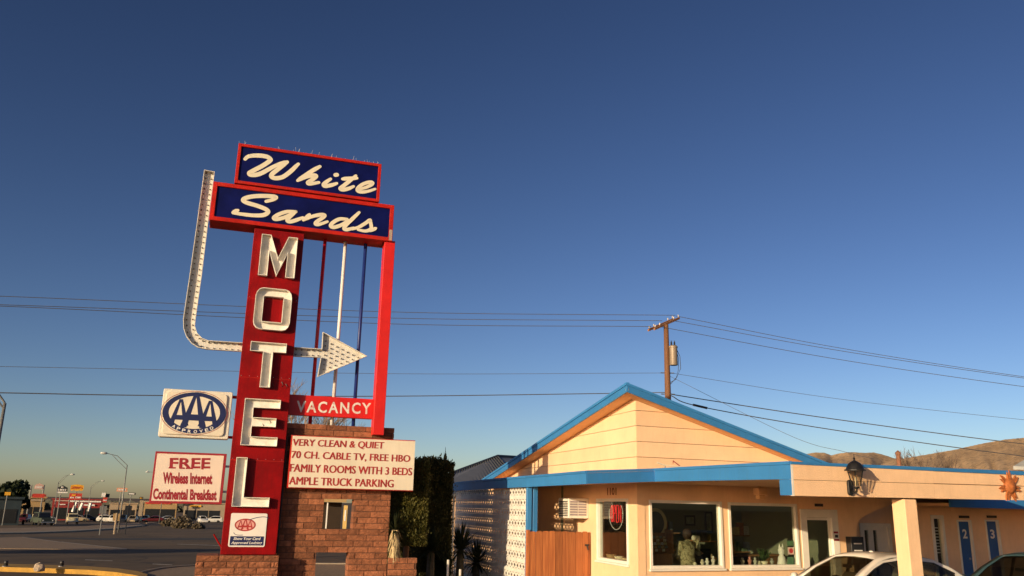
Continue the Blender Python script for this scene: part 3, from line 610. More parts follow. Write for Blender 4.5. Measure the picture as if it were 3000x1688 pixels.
while z > -.1:
    course(rw, SP, U1p + .006, ru1, z - CH, z, -.22, .24, r); z -= CH; r += 1
# marquee
m0, m1, m2, m3 = rect([(854, 1276), (1221, 1289), (1207, 1441), (841, 1428)], .0)
m0 = max(m0, .03)
mq = thing('marquee_board', 'cream message board with red lettering mounted on the block pier', 'message board', SP.pt((m0 + m1) / 2, m2, -.15))
MB().box(SP, m0, m1, m2, m3, -.26, -.022).build('cabinet', M_redframe, mq, bevel=.006)
MB().box(SP, m0 + .03, m1 - .006, m2 + .02, m3 - .02, -.025, 0.0).build('face_panel', M_face, mq)
c4 = lambda x, y: SP.uz(820 + x * .3231, 1220 + y * .3231, 0)
for body, bl, br, tl in (('VERY CLEAN & QUIET', (112, 277), (938, 305), (122, 203)), ('70 CH. CABLE TV, FREE HBO', (102, 388), (1178, 425), (110, 312)), ('FAMILY ROOMS WITH 3 BEDS', (90, 502), (1195, 537), (97, 430)), ('AMPLE TRUCK PARKING', (82, 618), (1028, 645), (88, 546))):
    m_ = MB(); text_on(m_, SP, body, (c4(*bl), c4(*br), c4(*tl)), .003, thick=.0085); m_.build('lettering', M_print, mq, norm=False)

# ================================================================== MOTEL OFFICE
YL, YR = -18.0, 68.0
eL, eR = yv(YL), yv(YR); nL, nR = yv(YL - 90), yv(YR + 90)
K = atz(2314.7, 1351, 3.02)
KL = PL(K, YL, -1); KR = PL(K, YR, 1)
u2, zK2 = KL.uz(1917.4, 1372.6); K2 = KL.pt(u2, 0)
K2R = PL(K2, YR, 1); u3, zK3 = K2R.uz(1717, 1378.5); K3 = K2R.pt(u3, 0)
K3L = PL(K3, YL, -1); u5, zK5 = K3L.uz(1325, 1413); K5 = K3L.pt(u5, 0)
uP = K3L.uz(1538, 1600)[0]; PST = K3L.pt(uP, 0)
FN = PL(PST, YR, 1); uF = FN.uz(1731, 1560)[0]; FE = FN.pt(uF, 0)
LW0 = PL(FE, YL, -1); uW = LW0.uz(1867, 1500)[0]; W = LW0.pt(uW, 0)
LW = PL(W, YL, -1); RW = PL(W, YR, 1)
CEIL = 2.78
off = thing('motel_office', 'peach motel office with blue trim, gable roof and flat carport canopy', 'building', W)
# openings
o_ = LW.uz(1749, 1462), LW.uz(1842, 1656)
OW = (.46, o_[0][0], .93, 2.43)
W1 = (RW.uz(1900, 1464)[0], RW.uz(2113, 1466)[0], .87, 2.41)
W2 = (RW.uz(2131, 1472)[0], RW.uz(2333, 1478)[0], .87, 2.40)
DR = (RW.uz(2342, 1492)[0], RW.uz(2452, 1495)[0], .02, 2.28)
UE = RW.uz(2506, 1540)[0]
MB().holes(LW, 0.0, 12.0, -.1, CEIL, [OW], -.2, 0).build('wall', M_peach, off)
MB().holes(RW, 0.004, UE, -.1, CEIL, [W1, W2, DR], -.2, 0.003).build('wall', M_peach, off)
# rake geometry
OV = .5; Pk = W + nL * OV + nR * OV
RKL = PL(Pk, YL, -1); RKR = PL(Pk, YR, 1)
kz = RKL.uz(1835, 1121)[1]; sL = (kz - RKL.uz(1412, 1405)[1]) / RKL.uz(1412, 1405)[0]; sR = (kz - RKR.uz(2430, 1358)[1]) / RKR.uz(2430, 1358)[0]
TH = .215   # visible depth of the rake boards
LL, LR_ = 12.1, 6.6
rd = (eL + eR).normalized()
def slope(nm, pl, s, Ln, other):
    a = pl.pt(-.0, kz - .03); b = pl.pt(Ln, kz - .03 - s * Ln); v = rd * 9
    up_ = Vector((0, 0, .0)); MB().prism3([a, b, b + v, a + v], [p - Vector((0, 0, .16)) for p in (a, b, b + v, a + v)]).build('roof_slope', M_roofm, off)
slope('l', RKL.off(-.05), sL, LL, 0); slope('r', RKR.off(-.05), sR, LR_, 0)
for pl, s, Ln in ((RKL, sL, LL), (RKR, sR, LR_)):
    e = .0 if pl is RKL else .0
    o = MB().prism(pl, [(e, kz - .065), (Ln, kz - .065 - s * Ln), (Ln, kz - TH - s * Ln), (e, kz - TH)], -.04, 0).build('rake_board', M_blue, off)
    MB().prism(pl, [(-.02, kz + .0), (Ln, kz - s * Ln), (Ln, kz - .06 - s * Ln), (-.02, kz - .06)], -.06, .025).build('drip_edge', M_blue, o)
    # soffit under the overhang
    a, b = pl.pt(.0, kz - TH + .03, -.045), pl.pt(Ln, kz - TH + .03 - s * Ln, -.045)
    c, d = pl.pt(Ln, kz - TH + .03 - s * Ln, -OV - .1), pl.pt(0 + (OV if pl is RKR else OV), kz - TH + .03, -OV - .1)
    c.z = kz - TH + .03 - s * Ln; d.z = kz - TH + .03 - s * OV
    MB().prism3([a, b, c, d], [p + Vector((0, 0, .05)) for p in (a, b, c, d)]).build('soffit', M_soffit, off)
# siding boards of the gable
zt = lambda s, u: kz - TH + .02 - s * (u + OV)
lines = [LW.uz(1400 + 2085 * .22085, 1100 + y * .22085)[1] for y in (462, 665, 872, 1078)]
zz = [5.2] + lines + [lines[-1] - .43, lines[-1] - .86]
for pl, s, um in ((LW, sL, 12.0), (RW, sR, 7.2)):
    for i in range(len(zz) - 1):
        zt1, zb = zz[i] - .012, max(zz[i + 1], 2.80); 
        if zt1 < zb: continue
        f = lambda z: (kz - TH + .02 - z) / s - OV          # u where the roof meets height z
        u_t, u_b = f(zt1), f(zb)
        top = zt(s, 0)
        e0 = .002 if pl is RW else 0
        P = [(e0, zb)]; ub = min(u_b, um); P.append((ub, zb))
        if u_b > um: P.append((um, min(zt1, zt(s, um))))
        if u_t > e0: 
            if u_t < um: P.append((u_t, zt1))
            P.append((e0, zt1))
        else: P.append((e0, top))
        MB().prism(pl, P, -.06 - i * .0, .012 + (.004 if pl is RW else 0)).build('siding_board', M_siding, off)
    P = [(.02, 2.79), (um, 2.79), (um, max(2.8, zt(s, um) - .03)), (.02, zt(s, .02) - .03)]
    MB().prism(pl, P, -.15, -.07).build('sheathing', mat('siding_gap', (.25, .14, .08), .9), off)
# canopy roof and fascias
KRe = KR.pt(9.5, 0); zKR = KR.uz(2990, 1391)[1]
back = KRe + eL * 6.2
poly = [K5, K3, K2, K, KRe, back, W + eR * 8.3, W - nR * .1 - nL * .1, W + eL * 11.5 - nL * .1]
ins = lambda p, a, b: p + a + b
p5 = K5 - nL * .05; p3 = K3 - nL * .05 - nR * .05; p2 = K2 - nL * .05 - nR * .05; p1 = K - nL * .05 - nR * .05; p6 = KRe - nR * .05
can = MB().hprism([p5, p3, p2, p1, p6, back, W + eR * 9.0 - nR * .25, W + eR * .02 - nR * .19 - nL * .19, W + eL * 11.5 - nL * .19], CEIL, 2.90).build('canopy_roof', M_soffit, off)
def board(nm, p, q, zb0, zt0, zb1, zt1, n, t, m_, par=off, o=0.0):
    L_ = (Vector((q.x, q.y, 0)) - Vector((p.x, p.y, 0))).length; nb = max(1, round(L_ / 3.4)) if nm in ('fascia_board', 'drip_edge') else 1
    if nb > 1:
        for i in range(nb):
            f0, f1 = i / nb, (i + 1) / nb - (.005 / L_ if i < nb - 1 else 0); mixv = lambda a, b, f: a + (b - a) * f; js = random.uniform(-.004, .004)
            r_ = board(nm + '_', p.lerp(q, f0), p.lerp(q, f1), mixv(zb0, zb1, f0) + js, mixv(zt0, zt1, f0) + js, mixv(zb0, zb1, f1) + js, mixv(zt0, zt1, f1) + js, n, t, m_, par, o + random.uniform(0, .004))
        return r_
    nm = nm.rstrip('_')
    a = [Vector((p.x, p.y, zb0)), Vector((q.x, q.y, zb1)), Vector((q.x, q.y, zt1)), Vector((p.x, p.y, zt0))]
    return MB().prism3([v + n * o for v in a], [v + n * (o - t) for v in a]).build(nm, m_, par)
zc = 3.02
b2 = KL.uz(1917.4, 1411.2)[1]; b1 = KL.uz(2283, 1405)[1]; b3 = K2R.uz(1718, 1417.8)[1]; b5 = zK5 - .28
for (p, q, zb0, zt0, zb1, zt1, n) in ((K5, K3, b5, zK5, b3, zK3, nL), (K3 + eR * .002, K2, b3, zK3, b2, zK2, nR), (K2 - eL * .002, K, b2, zK2, b1, zc, nL)):
    o = board('fascia_board', p, q, zb0, zt0 - .055, zb1, zt1 - .055, n, .045, M_blue)
    board('drip_edge', p, q, zt0 - .053, zt0, zt1 - .053, zt1, n, .06, M_blue, o, .02)
dz0, dz1 = KR.uz(2400, 1453.8)[1], KR.uz(2990, 1466)[1]
dzb = KL.uz(2318, 1451)[1]
du = KL.uz(2283, 1405)[0]
board('fascia_drop', K + eL * .001, K + eL * du, dzb, b1 - .002, dzb, b1 - .002, nL, .045, M_blue)
cap = lambda x, y: KR.uz(x, y)[1]
ue = 9.5
def rline(ya, yb):
    ua, za = KR.uz(2400, ya); ub, zb = KR.uz(2990, yb); s = (zb - za) / (ub - ua); return za - s * ua, za + s * (ue - ua)
for nm, t0, t1, bb, m_, oo in (('drip_edge', (1357, 1391), None, (1365.5, 1392.5), M_blue, .025),): pass
lt, lm, lb = rline(1364.5, 1392.0), rline(1407.5, 1424.0), rline(1453.8, 1465.0)
tp = rline(1356, 1380.5)
Ks = K + eR * .0
o = board('fascia_board', K + eR * .05, KRe, lm[0] + .004, lt[0], lm[1] + .004, lt[1], nR, .045, M_peach)
board('drip_edge', K + eR * .003, KRe, lt[0] + .002, tp[0] + .0, lt[1] + .002, tp[1], nR, .07, M_blue, o, .02)
board('fascia_board', K + eR * .05, KRe, lb[0], lm[0] - .004, lb[1], lm[1] - .004, nR, .045, M_peach)
board('fascia_backer', K + eR * .06, KRe, lb[0] + .02, lt[0], lb[1] + .02, lt[1], nR, .03, mat('siding_gap', (.2, .1, .05)), off, -.05)
board('corner_trim', K + eR * .003, K + eR * .047, lb[0] - .004, lt[0] - .002, lb[0] - .004, lt[0] - .002, nR, .045, M_trim, off, .004)
board('fascia_return', K - nR * .1 + eR * .05, KRe - nR * .1, lb[0] + .002, CEIL - .003, lb[1] + .002, CEIL - .003, nR, .12, M_soffit)
# column with blue pedestal
CPL = KR.off(-.16)
cu = [CPL.uz(x, 1465)[0] for x in (2620, 2680)]
cc = CPL.pt((cu[0] + cu[1]) / 2 - .02, 0, 0); CS = .29
colm = MB().bx(cc + Vector((0, 0, .9)), CS, CS, lb[0] - .003 - .9, YR).build('column', M_peach, off, bevel=.012)
MB().bx(cc + Vector((0, 0, -.05)), .62, .62, 1.16, YR).build('column_pedestal', M_blue, off, bevel=.01)
# windows and door
def window(pl, r, nm, lab, fr=.07, mul=()):
    u0, u1, z0, z1 = r; d = (u1 - u0)
    wn = MB().frame(pl, u0 + .002, u1 - .002, z0 + .002, z1 - .002, fr, -.12, .03).build('window', M_trim, off, bevel=.006); wn['label'] = lab
    MB().box(pl, u0 + fr, u1 - fr, z0 + fr, z1 - fr, -.055, -.049).build('pane', M_glass, wn)
    MB().box(pl, u0 - .03, u1 + .03, z0 - .05, z0, .006, .07).build('sill', M_trim, wn, bevel=.006)
    return wn
window(LW, OW, 'w', 'narrow window with a neon sign behind the glass')
window(RW, W1, 'w', 'large shop window showing a person inside')
window(RW, W2, 'w', 'large shop window with stickers down one side')
u0, u1, z0, z1 = DR
dd = MB().frame(RW, u0 + .004, u1 - .004, z0, z1 - .004, .20, -.14, .02).build('door', M_trim, off, bevel=.006)
MB().frame(RW, u0 + .205, u1 - .205, z0 + .21, z1 - .209, .06, -.10, -.055).build('door_frame', M_trim, dd)
MB().box(RW, u0 + .265, u1 - .265, z0 + .27, z1 - .27, -.085, -.079).build('pane', M_glass, dd)
MB().tube([RW.pt(u1 - .245, .95, .0), RW.pt(u1 - .245, 1.2, .0)], .012, 6).build('handle', M_steel, dd)
for (x, y, wd, hg, mm) in ((2447, 1560, .14, .05, M_print), (2449, 1571, .10, .07, M_dark), (2449, 1582, .17, .05, M_printd)):
    u, z = RW.uz(x, y); MB().box(RW, u - wd / 2, u + wd / 2, z - hg / 2, z + hg / 2, .0215, .024).build('notice', mm, dd)
u, z = RW.uz(2398, 1480); MB().box(RW, u - .13, u + .13, z - .035, z + .035, .004, .02).build('door_plate', M_dark, off)
m_ = MB(); u, z = LW.uz(1793, 1440); text_on(m_, LW, '1101', ((u + .27, z - .09), (u - .27, z - .09), (u + .27, z + .09)), .008, bold=.03); m_.build('house_number', mat('number_brown', (.22, .07, .04), .6), off, norm=False)
# alcove with arched opening, french door, far side wall
AL = RW.off(-1.5)
ucx = [RW.uz(x, y) for x, y in ((2507, 1700), (2507, 1560), (2511, 1535), (2520, 1520), (2534, 1510), (2560, 1498), (2600, 1482), (2640, 1463))]
P = [(UE + .003, -.1)] + [(max(a, UE + .02), z) for a, z in ucx] + [(ucx[-1][0] + .35, CEIL), (UE + .003, CEIL)]
P[1] = (P[1][0], -.1)
MB().prism(RW, P, -.2, .0).build('arch_wall', M_peach, off)
ua = AL.uz(2480, 1560)[0]; ub = AL.uz(2742, 1560)[0]
fd0, fd1 = AL.uz(2517, 1540)[0], AL.uz(2608, 1540)[0]; fzt = AL.uz(2560, 1533)[1]
MB().holes(AL, ua - .6, ub, -.1, CEIL, [(fd0, fd1, .0, fzt)], -.15, 0).build('wall', M_peach, off)
fd = MB().frame(AL, fd0 + .003, fd1 - .003, .003, fzt - .003, .10, -.12, .03).build('french_door', M_trim, off)
wd = (fd1 - fd0 - .2) / 3
for i in range(3):
    a = fd0 + .10 + wd * i
    if i == 2: MB().box(AL, a + .004, a + wd - .004, .104, fzt - .104, -.1, -.03).build('door_panel', M_trim, fd)
    else:
        MB().frame(AL, a + .004, a + wd - .004, .104, fzt - .104, .09, -.08, -.02).build('door_leaf', M_trim, fd); MB().box(AL, a + .094, a + wd - .094, .2, fzt - .2, -.055, -.05).build('pane', M_glass, fd)
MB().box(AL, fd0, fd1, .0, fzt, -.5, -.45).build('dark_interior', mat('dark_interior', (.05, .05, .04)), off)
SWp = PL(AL.pt(ub, 0, 0), YL, -1)
# wing with rooms 2 and 3
wp = atd(2800, 1500, 28.0); WG = PL(wp, YR, 1)
wing = thing('room_wing', 'shaded motel room wing with blue doors numbered two and three', 'building', WG.pt(0, 0))
wu = lambda x, y=1540: WG.uz(x, y)[0]
D2, D3 = (wu(2804), wu(2846), 0, 2.08), (wu(2886), wu(2926), 0, 2.10); GW = (wu(2728), wu(2766), .05, 2.2)
MB().holes(WG, wu(2670), wu(3120), -.1, 2.9, [D2, D3, GW], -.2, 0).build('wall', M_peach, wing)
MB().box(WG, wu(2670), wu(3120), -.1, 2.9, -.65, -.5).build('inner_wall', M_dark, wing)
for r, n in ((D2, '2'), (D3, '3')):
    d = MB().box(WG, r[0] + .05, r[1] - .05, .01, r[3] - .05, -.12, -.06).build('door', M_bluedoor, wing)
    MB().frame(WG, r[0] + .002, r[1] - .002, .0, r[3] - .002, .047, -.16, .02).build('door_frame', M_trim, d)
    m_ = MB(); c_ = (r[0] + r[1]) / 2 + .05; text_on(m_, WG, n, ((c_ - .09, 1.56), (c_ + .09, 1.56), (c_ - .09, 1.82)), -.055, bold=.03); m_.build('door_number', M_whitep, d, norm=False)
    MB().tube([WG.pt(r[1] - .15, 1.0, -.03), WG.pt(r[1] - .15, 1.0, -.06)], .03, 8).build('door_knob', M_steel, d)
    MB().box(WG, r[0] + .1, r[1] - .1, r[3] + .05, r[3] + .12, .004, .05).build('door_lamp', M_dark, wing)
d = MB().frame(WG, GW[0] + .003, GW[1] - .003, GW[2], GW[3] - .003, .1, -.12, .02).build('glazed_door', M_trim, wing)
MB().box(WG, GW[0] + .1, GW[1] - .1, GW[2] + .1, GW[3] - .1, -.07, -.06).build('pane', M_glass, d)
for i in range(9): MB().box(WG, GW[0] + .11, GW[1] - .11, 1.15 + i * .085, 1.18 + i * .085, -.16, -.12).build('blind_slat', M_trim, d)
wo = 2.0  # overhang deepened to keep sky light off the wing wall
fz0, fz1 = WG.uz(2900, 1489, wo)[1], WG.uz(2900, 1462, wo)[1] + .12
a0_, b0_ = WG.uz(2785, 1480, wo)[0], wu(3120) + 1
MB().box(WG, a0_, b0_, fz0, fz1, wo - .05, wo).build('eave_fascia', M_blue, wing)
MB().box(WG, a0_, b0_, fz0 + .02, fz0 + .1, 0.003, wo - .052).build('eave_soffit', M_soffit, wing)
MB().prism(WG, [(a0_, fz1 + .003), (b0_, fz1 + .003), (b0_, fz1 + .06), (a0_, fz1 + .06)], -4, wo + .05).build('roof', M_roofm, wing)
# side return of the alcove (brown wall left of the wing)
SW0 = RW.pt(RW.uz(2700, 1540)[0], 0, -1.5); SW1 = RW.pt(RW.uz(2700, 1540)[0], 0, -.1)
MB().box(AL, ub + .003, ub + .15, -.1, CEIL, -1.2, 0).build('return_wall', M_peach, off)
# interior of the office
M_green = mat('pale_green_interior', (.20, .205, .14), .9, .06, 1); M_floor = mat('interior_floor', (.10, .06, .035), .7, .2, 2)
BK = RW.off(-4.6)
room = thing('office_interior', 'dim green office room behind the shop windows', 'room', RW.pt(2, 0, -2))
MB().box(BK, .3, 6.6, 0, CEIL - .01, -.1, 0).build('back_wall', M_green, room)
MB().hprism([RW.pt(.2, 0, -.21), RW.pt(6.1, 0, -.21), RW.pt(6.1, 0, -4.6), RW.pt(.5, 0, -4.6)], -.1, .012).build('floor_slab', M_floor, room)
MB().hprism([RW.pt(.2, 0, -.21), RW.pt(6.1, 0, -.21), RW.pt(6.1, 0, -4.6), RW.pt(.5, 0, -4.6)], CEIL - .12, CEIL - .005).build('ceiling_panel', mat('interior_ceiling', (.3, .32, .22)), room)
MB().box(PL(RW.pt(6.12, 0, -.21), YL, -1), 0, 4.4, 0, CEIL - .01, -.1, 0).build('side_wall', M_green, room)
for x0, x1, y0, y1 in ((2005, 2035, 1510, 1540), (2065, 2085, 1500, 1560), (2175, 2200, 1510, 1545), (2205, 2228, 1510, 1545), (2245, 2275, 1505, 1548), (2283, 2310, 1508, 1550)):
    a, b = BK.uz(x0, y1), BK.uz(x1, y0)
    pf = MB().frame(BK, a[0], b[0], a[1], b[1], .05, .002, .03).build('picture_frame', M_dark, room); MB().box(BK, a[0] + .05, b[0] - .05, a[1] + .05, b[1] - .05, .003, .01).build('picture', mat('faded_print', (.22, .24, .16), .6, .5, 9), pf)
def placed(pl, x, y, out): u, z = pl.uz(x, y, out); return u, z
# counter, rack, plant, chair, figurines
cb = -2.2; a = RW.uz(2140, 1610, cb)[0]; b = RW.uz(2300, 1610, cb)[0]
ct = thing('reception_counter', 'brown wooden reception counter seen through the second window', 'counter', RW.pt((a + b) / 2, .012, cb))
MB().box(RW, a, b, 1.0, 1.05, cb - .5, cb).build('counter_top', M_counter, ct, bevel=.008); MB().box(RW, a + .1, b - .9, .012, .998, cb - .45, cb - .05).build('cabinet', mat('counter_front_dark', (.05, .03, .018), .6), ct); MB().box(RW, b - .55, b - .15, .012, .998, cb - .45, cb - .06).build('drawer_unit', M_counter, ct)
kb_ = -.55; a = RW.uz(1906, 1600, kb_)[0]; b = RW.uz(1968, 1600, kb_)[0]; zr0, zr1 = RW.uz(1940, 1622, kb_)[1], RW.uz(1940, 1575, kb_)[1]
rk = thing('brochure_rack', 'wooden brochure rack full of coloured leaflets behind the first window', 'rack', RW.pt((a + b) / 2, .012, kb_))
MB().box(RW, a, b, .012, zr0, kb_ - .4, kb_).build('cabinet', M_counter, rk); MB().box(RW, a, b, zr0 + .002, zr1 + .1, kb_ - .3, kb_ - .27).build('back_board', M_counter, rk)
MB().box(RW, b, b + .04, zr0 + .002, zr1 + .18, kb_ - .3, kb_ + .02).build('side_board', M_counter, rk)
pal = [(.62, .55, .38), (.45, .3, .14), (.6, .58, .5), (.3, .14, .07), (.2, .22, .18), (.5, .42, .2)]
for i in range(6):
    for j in range(5):
        uu = a + (b - a) * (i + .12) / 6; z_ = zr0 + .03 + (zr1 - zr0) * j / 5 + .01; MB().box(RW, uu, uu + (b - a) / 7.4, z_, z_ + (zr1 - zr0) / 6, kb_ - .26 + (4 - j) * .03, kb_ - .255 + (4 - j) * .03).build('leaflet', mat('leaflet%d' % ((i * 3 + j) % 6), pal[(i * 3 + j) % 6], .5, .5, 30), rk)
# round mirror on the wall
cu_, cz_ = RW.uz(1920, 1533, -.9); m_ = MB().disc(RW, cu_, cz_, .33, .36, -.9, n=28, inner=(.25, .28)); 
o = m_.build('wall_mirror', mat('mirror_rim', (.5, .38, .2)), loc=RW.pt(cu_, cz_, -.9), norm=False); tag(o, 'round tan mirror frame standing behind the first window', 'mirror')
MB().disc(RW, cu_, cz_, .25, .28, -.905, n=28).build('mirror_glass', mat('mirror_glass', (.08, .07, .06), .1), o, norm=False)
MB().box(RW, cu_ - .05, cu_ + .05, zr1 + .1, cz_ - .3, -.95, -.91).build('mirror_foot', M_counter, o)
figs = [(2058, .16, (.5, .45, .35)), (2072, .19, (.62, .6, .55)), (2090, .24, (.55, .5, .45)), (2036, .10, (.6, .55, .4)), (2176, .20, (.45, .4, .3)), (2197, .22, (.5, .2, .15)), (2213, .20, (.4, .4, .33)), (2225, .12, (.5, .45, .3)), (2262, .18, (.35, .35, .3))]
for i, (x, h, c) in enumerate(figs):
    u, z = RW.uz(x, 1655, -.3); p = RW.pt(u, .90, -.3)
    o = MB().lathe([(.045, 0), (.05, .02), (.03, h * .3), (.055, h * .5), (.05, h * .65), (.02, h * .72), (.035, h * .85), (.03, h * .95), (0, h)], p, 10).build('figurine', mat('figurine%d' % i, c, .4), loc=p, smooth=True)
    tag(o, ['small tan figurine third from the left on the first window ledge', 'white figurine in the first window ledge beside the tall one', 'tallest pale figurine near the right jamb of the first window', 'short cream trinket leftmost on the first window ledge', 'tan figurine leftmost on the second window ledge', 'reddish figurine on the second window ledge', 'grey figurine right of the reddish one', 'short tan trinket in the middle of the second ledge', 'dark grey figurine beside the white cat statue'][i], 'figurine', 'figurines on the window ledges')
MB().box(RW, W1[0], W1[1], .80, .90, -.45, -.21).build('window_ledge', M_trim, room); MB().box(RW, W2[0], W2[1], .80, .90, -.45, -.21).build('window_ledge', M_trim, room)
u, z = RW.uz(2292, 1640, -.3); p = RW.pt(u, .9, -.32); o = MB().lathe([(.10, 0), (.12, .04), (.10, .12), (.09, .2), (.05, .25), (.08, .3), (.085, .38), (.04, .44), (0, .45)], p, 12).build('cat_statue', M_whitep, loc=p, smooth=True); tag(o, 'white rounded statue at the right of the second window', 'statue')
MB().lathe([(.015, .40), (.03, .43), (0, .53)], p + eR * .05, 6).lathe([(.015, .40), (.03, .43), (0, .53)], p - eR * .05, 6).build('ears', M_whitep, o)
u, z = RW.uz(2239, 1650, -.3); p = RW.pt(u, .9, -.3); pt_ = thing('potted_plant', 'small green houseplant in a cream pot on the second window ledge', 'plant', p)
MB().lathe([(.06, 0), (.09, .1), (.095, .11), (.08, .11)], p, 10).build('pot', M_cream, pt_)
m_ = MB()
for i in range(40):
    a_ = random.random() * 6.28; r_ = random.uniform(.05, .2); h_ = random.uniform(.1, .32); t_ = p + Vector((math.cos(a_) * r_, math.sin(a_) * r_, .11 + h_)); m_.face(p + Vector((0, 0, .1)), t_ + Vector((math.sin(a_) * .03, -math.cos(a_) * .03, -.05)), t_, t_ - Vector((math.sin(a_) * .03, -math.cos(a_) * .03, .05)))
m_.build('foliage', leafmat('houseplant_leaf', (.03, .07, .015), (.06, .10, .03)), pt_, norm=False)
for i, (x, y, hh, c) in enumerate(((2316, 1592, .12, (.05, .12, .05)), (2318, 1614, .17, (.45, .35, .28)), (2317, 1640, .13, (.06, .14, .07)), (2317, 1655, .13, (.06, .14, .07)))):
    u, z = RW.uz(x, y, -.04); o = MB().box(RW, u - .1, u + .09, z - hh / 2, z + hh / 2, -.046, -.043).build('window_sticker', mat('sticker%d' % i, c, .5, .3, 30), loc=RW.pt(u, z, -.04)); tag(o, ['small dark green sticker, topmost on the second window', 'pale sticker with a red disc on the second window', 'green sticker under the red disc on the second window', 'lowest green sticker on the second window'][i], 'sticker', 'stickers on the second window')
    if i == 1: MB().disc(RW, u, z, .06, .06, -.042, n=20).build('red_disc', M_print, o, norm=False)
# shelves, boxes and papers along the back wall
rnd = random.Random(4); cpal = [(.5, .42, .28), (.32, .12, .06), (.12, .16, .10), (.55, .52, .45), (.08, .06, .05), (.4, .3, .12), (.16, .2, .24)]
for si, (xa, xb, ys, oo_) in enumerate(((1912, 1992, 1560, -3.9), (2040, 2100, 1585, -3.9), (2150, 2240, 1568, -4.2), (2255, 2325, 1580, -4.2))):
    a = RW.uz(xa, ys, oo_); b = RW.uz(xb, ys, oo_); sh_ = thing('wall_shelf', ['wall shelf with boxes at the back left of the first window', 'wall shelf behind the person in the first window', 'long wall shelf at the back of the second window', 'wall shelf near the door seen in the second window'][si], 'shelf', RW.pt(a[0], a[1], oo_), 'shelves inside the office')
    MB().box(RW, a[0], b[0], a[1] - .03, a[1], oo_ - .35, oo_).build('board', M_counter, sh_)
    MB().box(RW, a[0] + .02, b[0] - .02, a[1] - .5, a[1] - .47, oo_ - .35, oo_).build('lower_board', M_counter, sh_)
    MB().box(RW, a[0] - .02, a[0], a[1] - .6, a[1] + .02, oo_ - .35, oo_).build('side_board', M_counter, sh_)
    for zl in (a[1], a[1] - .47):
        x_ = a[0] + .03
        while x_ < b[0] - .2:
            w_ = rnd.uniform(.05, .2); h_ = rnd.uniform(.1, .36); c_ = rnd.randrange(7); MB().box(RW, x_, x_ + w_, zl + .001, zl + h_, oo_ - .28, oo_ - .03).build('box', mat('clutter%d' % c_, cpal[c_], .6, .35, 18), sh_); x_ += w_ + rnd.uniform(.01, .12)
# office chair
u, z = RW.uz(2075, 1612, -1.6); p = RW.pt(u, .012, -1.6); oc = thing('office_chair', 'black office chair behind the counter in the first window', 'chair', p)
MB().lathe([(.0, .40), (.26, .42), (.27, .5), (0, .52)], p, 14).build('seat', M_black, oc, smooth=True); MB().box(RW, u - .24, u + .24, .68, 1.22, -1.9, -1.82).build('backrest', M_black, oc, bevel=.03, seg=2); MB().tube([p + Vector((0, 0, .1)), p + Vector((0, 0, .41))], .03, 8).build('stem', M_steel, oc)
MB().tube([RW.pt(u, .45, -1.66), RW.pt(u, .5, -1.87), RW.pt(u, .7, -1.86)], .02, 6).build('back_strut', M_steel, oc)
for i in range(5):
    a_ = i * 1.2566; MB().tube([p + Vector((0, 0, .12)), p + Vector((math.cos(a_) * .3, math.sin(a_) * .3, .05))], .022, 6).build('leg', M_black, oc)
# neon OPEN
u, z = LW.uz(1803, 1505, -.10)
neon = thing('open_sign', 'red neon OPEN sign with pale oval tube in the narrow window', 'neon sign', LW.pt(u, z, -.12))
m_ = MB()
def nt_(pts): m_.tube([LW.pt(u - a * .7, z + b, -.115) for a, b in pts], .011, 6)
def arcp(cx, cz, ru, rz_, a0_, a1_, n=10): return [(cx + ru * math.cos(rad(a0_ + (a1_ - a0_) * i / n)), cz + rz_ * math.sin(rad(a0_ + (a1_ - a0_) * i / n))) for i in range(n + 1)]
nt_(arcp(-.33, 0, .09, .2, 0, 360, 14)); nt_([(-.18, -.2), (-.18, .2)] + arcp(-.13, .1, .09, .1, 90, -90, 8) + [(-.18, 0)]); nt_([(.15, .2), (.03, .2), (.03, 0), (.12, 0), (.03, 0), (.03, -.2), (.15, -.2)]); nt_([(.22, -.2), (.22, .2), (.4, -.2), (.4, .2)])
m_.build('neon_letters', emitmat('neon_red', (.8, .03, .03), .9), neon, smooth=True)
m_ = MB(); nt_(arcp(.0, -.02, .56, .36, 160, 400, 30)); m_.build('neon_oval', mat('neon_off', (.6, .6, .62), .2), neon, smooth=True)
MB().box(LW, u - .42, u + .42, z - .28, z + .3, -.15, -.145).build('backing', glassmat('clear_backing', (.6, .55, .5)), neon)
m_ = MB(); nt_([(0, .3), (0, 2.75 - z - .15)]); m_.build('hanger', M_dark, neon)
# items behind the narrow window
for i, (x, y, c, s) in enumerate(((1768, 1612, (.35, .24, .12), .2), (1790, 1632, (.30, .20, .10), .17), (1812, 1640, (.62, .55, .4), .15), (1830, 1645, (.5, .4, .25), .13))):
    uu, z_ = LW.uz(x, y, -.3); p = LW.pt(uu, .905, -.32); o = MB().lathe([(s * .5, 0), (s * .75, s * .5), (s * .8, s), (s * .7, s), (s * .5, s * .9), (0, s * .85)], p, 12).build('clay_pot', mat('clay%d' % i, c, .8, .2, 10), loc=p, smooth=True)
    tag(o, ['tall brown clay pot, deepest in the narrow window', 'brown clay pot second in the narrow window', 'cream basket in the narrow window', 'small tan pot nearest the corner in the narrow window'][i], 'pot', 'pots in the narrow window')
MB().box(LW, OW[0], OW[1], .80, .905, -.5, -.21).build('window_ledge', M_trim, room)

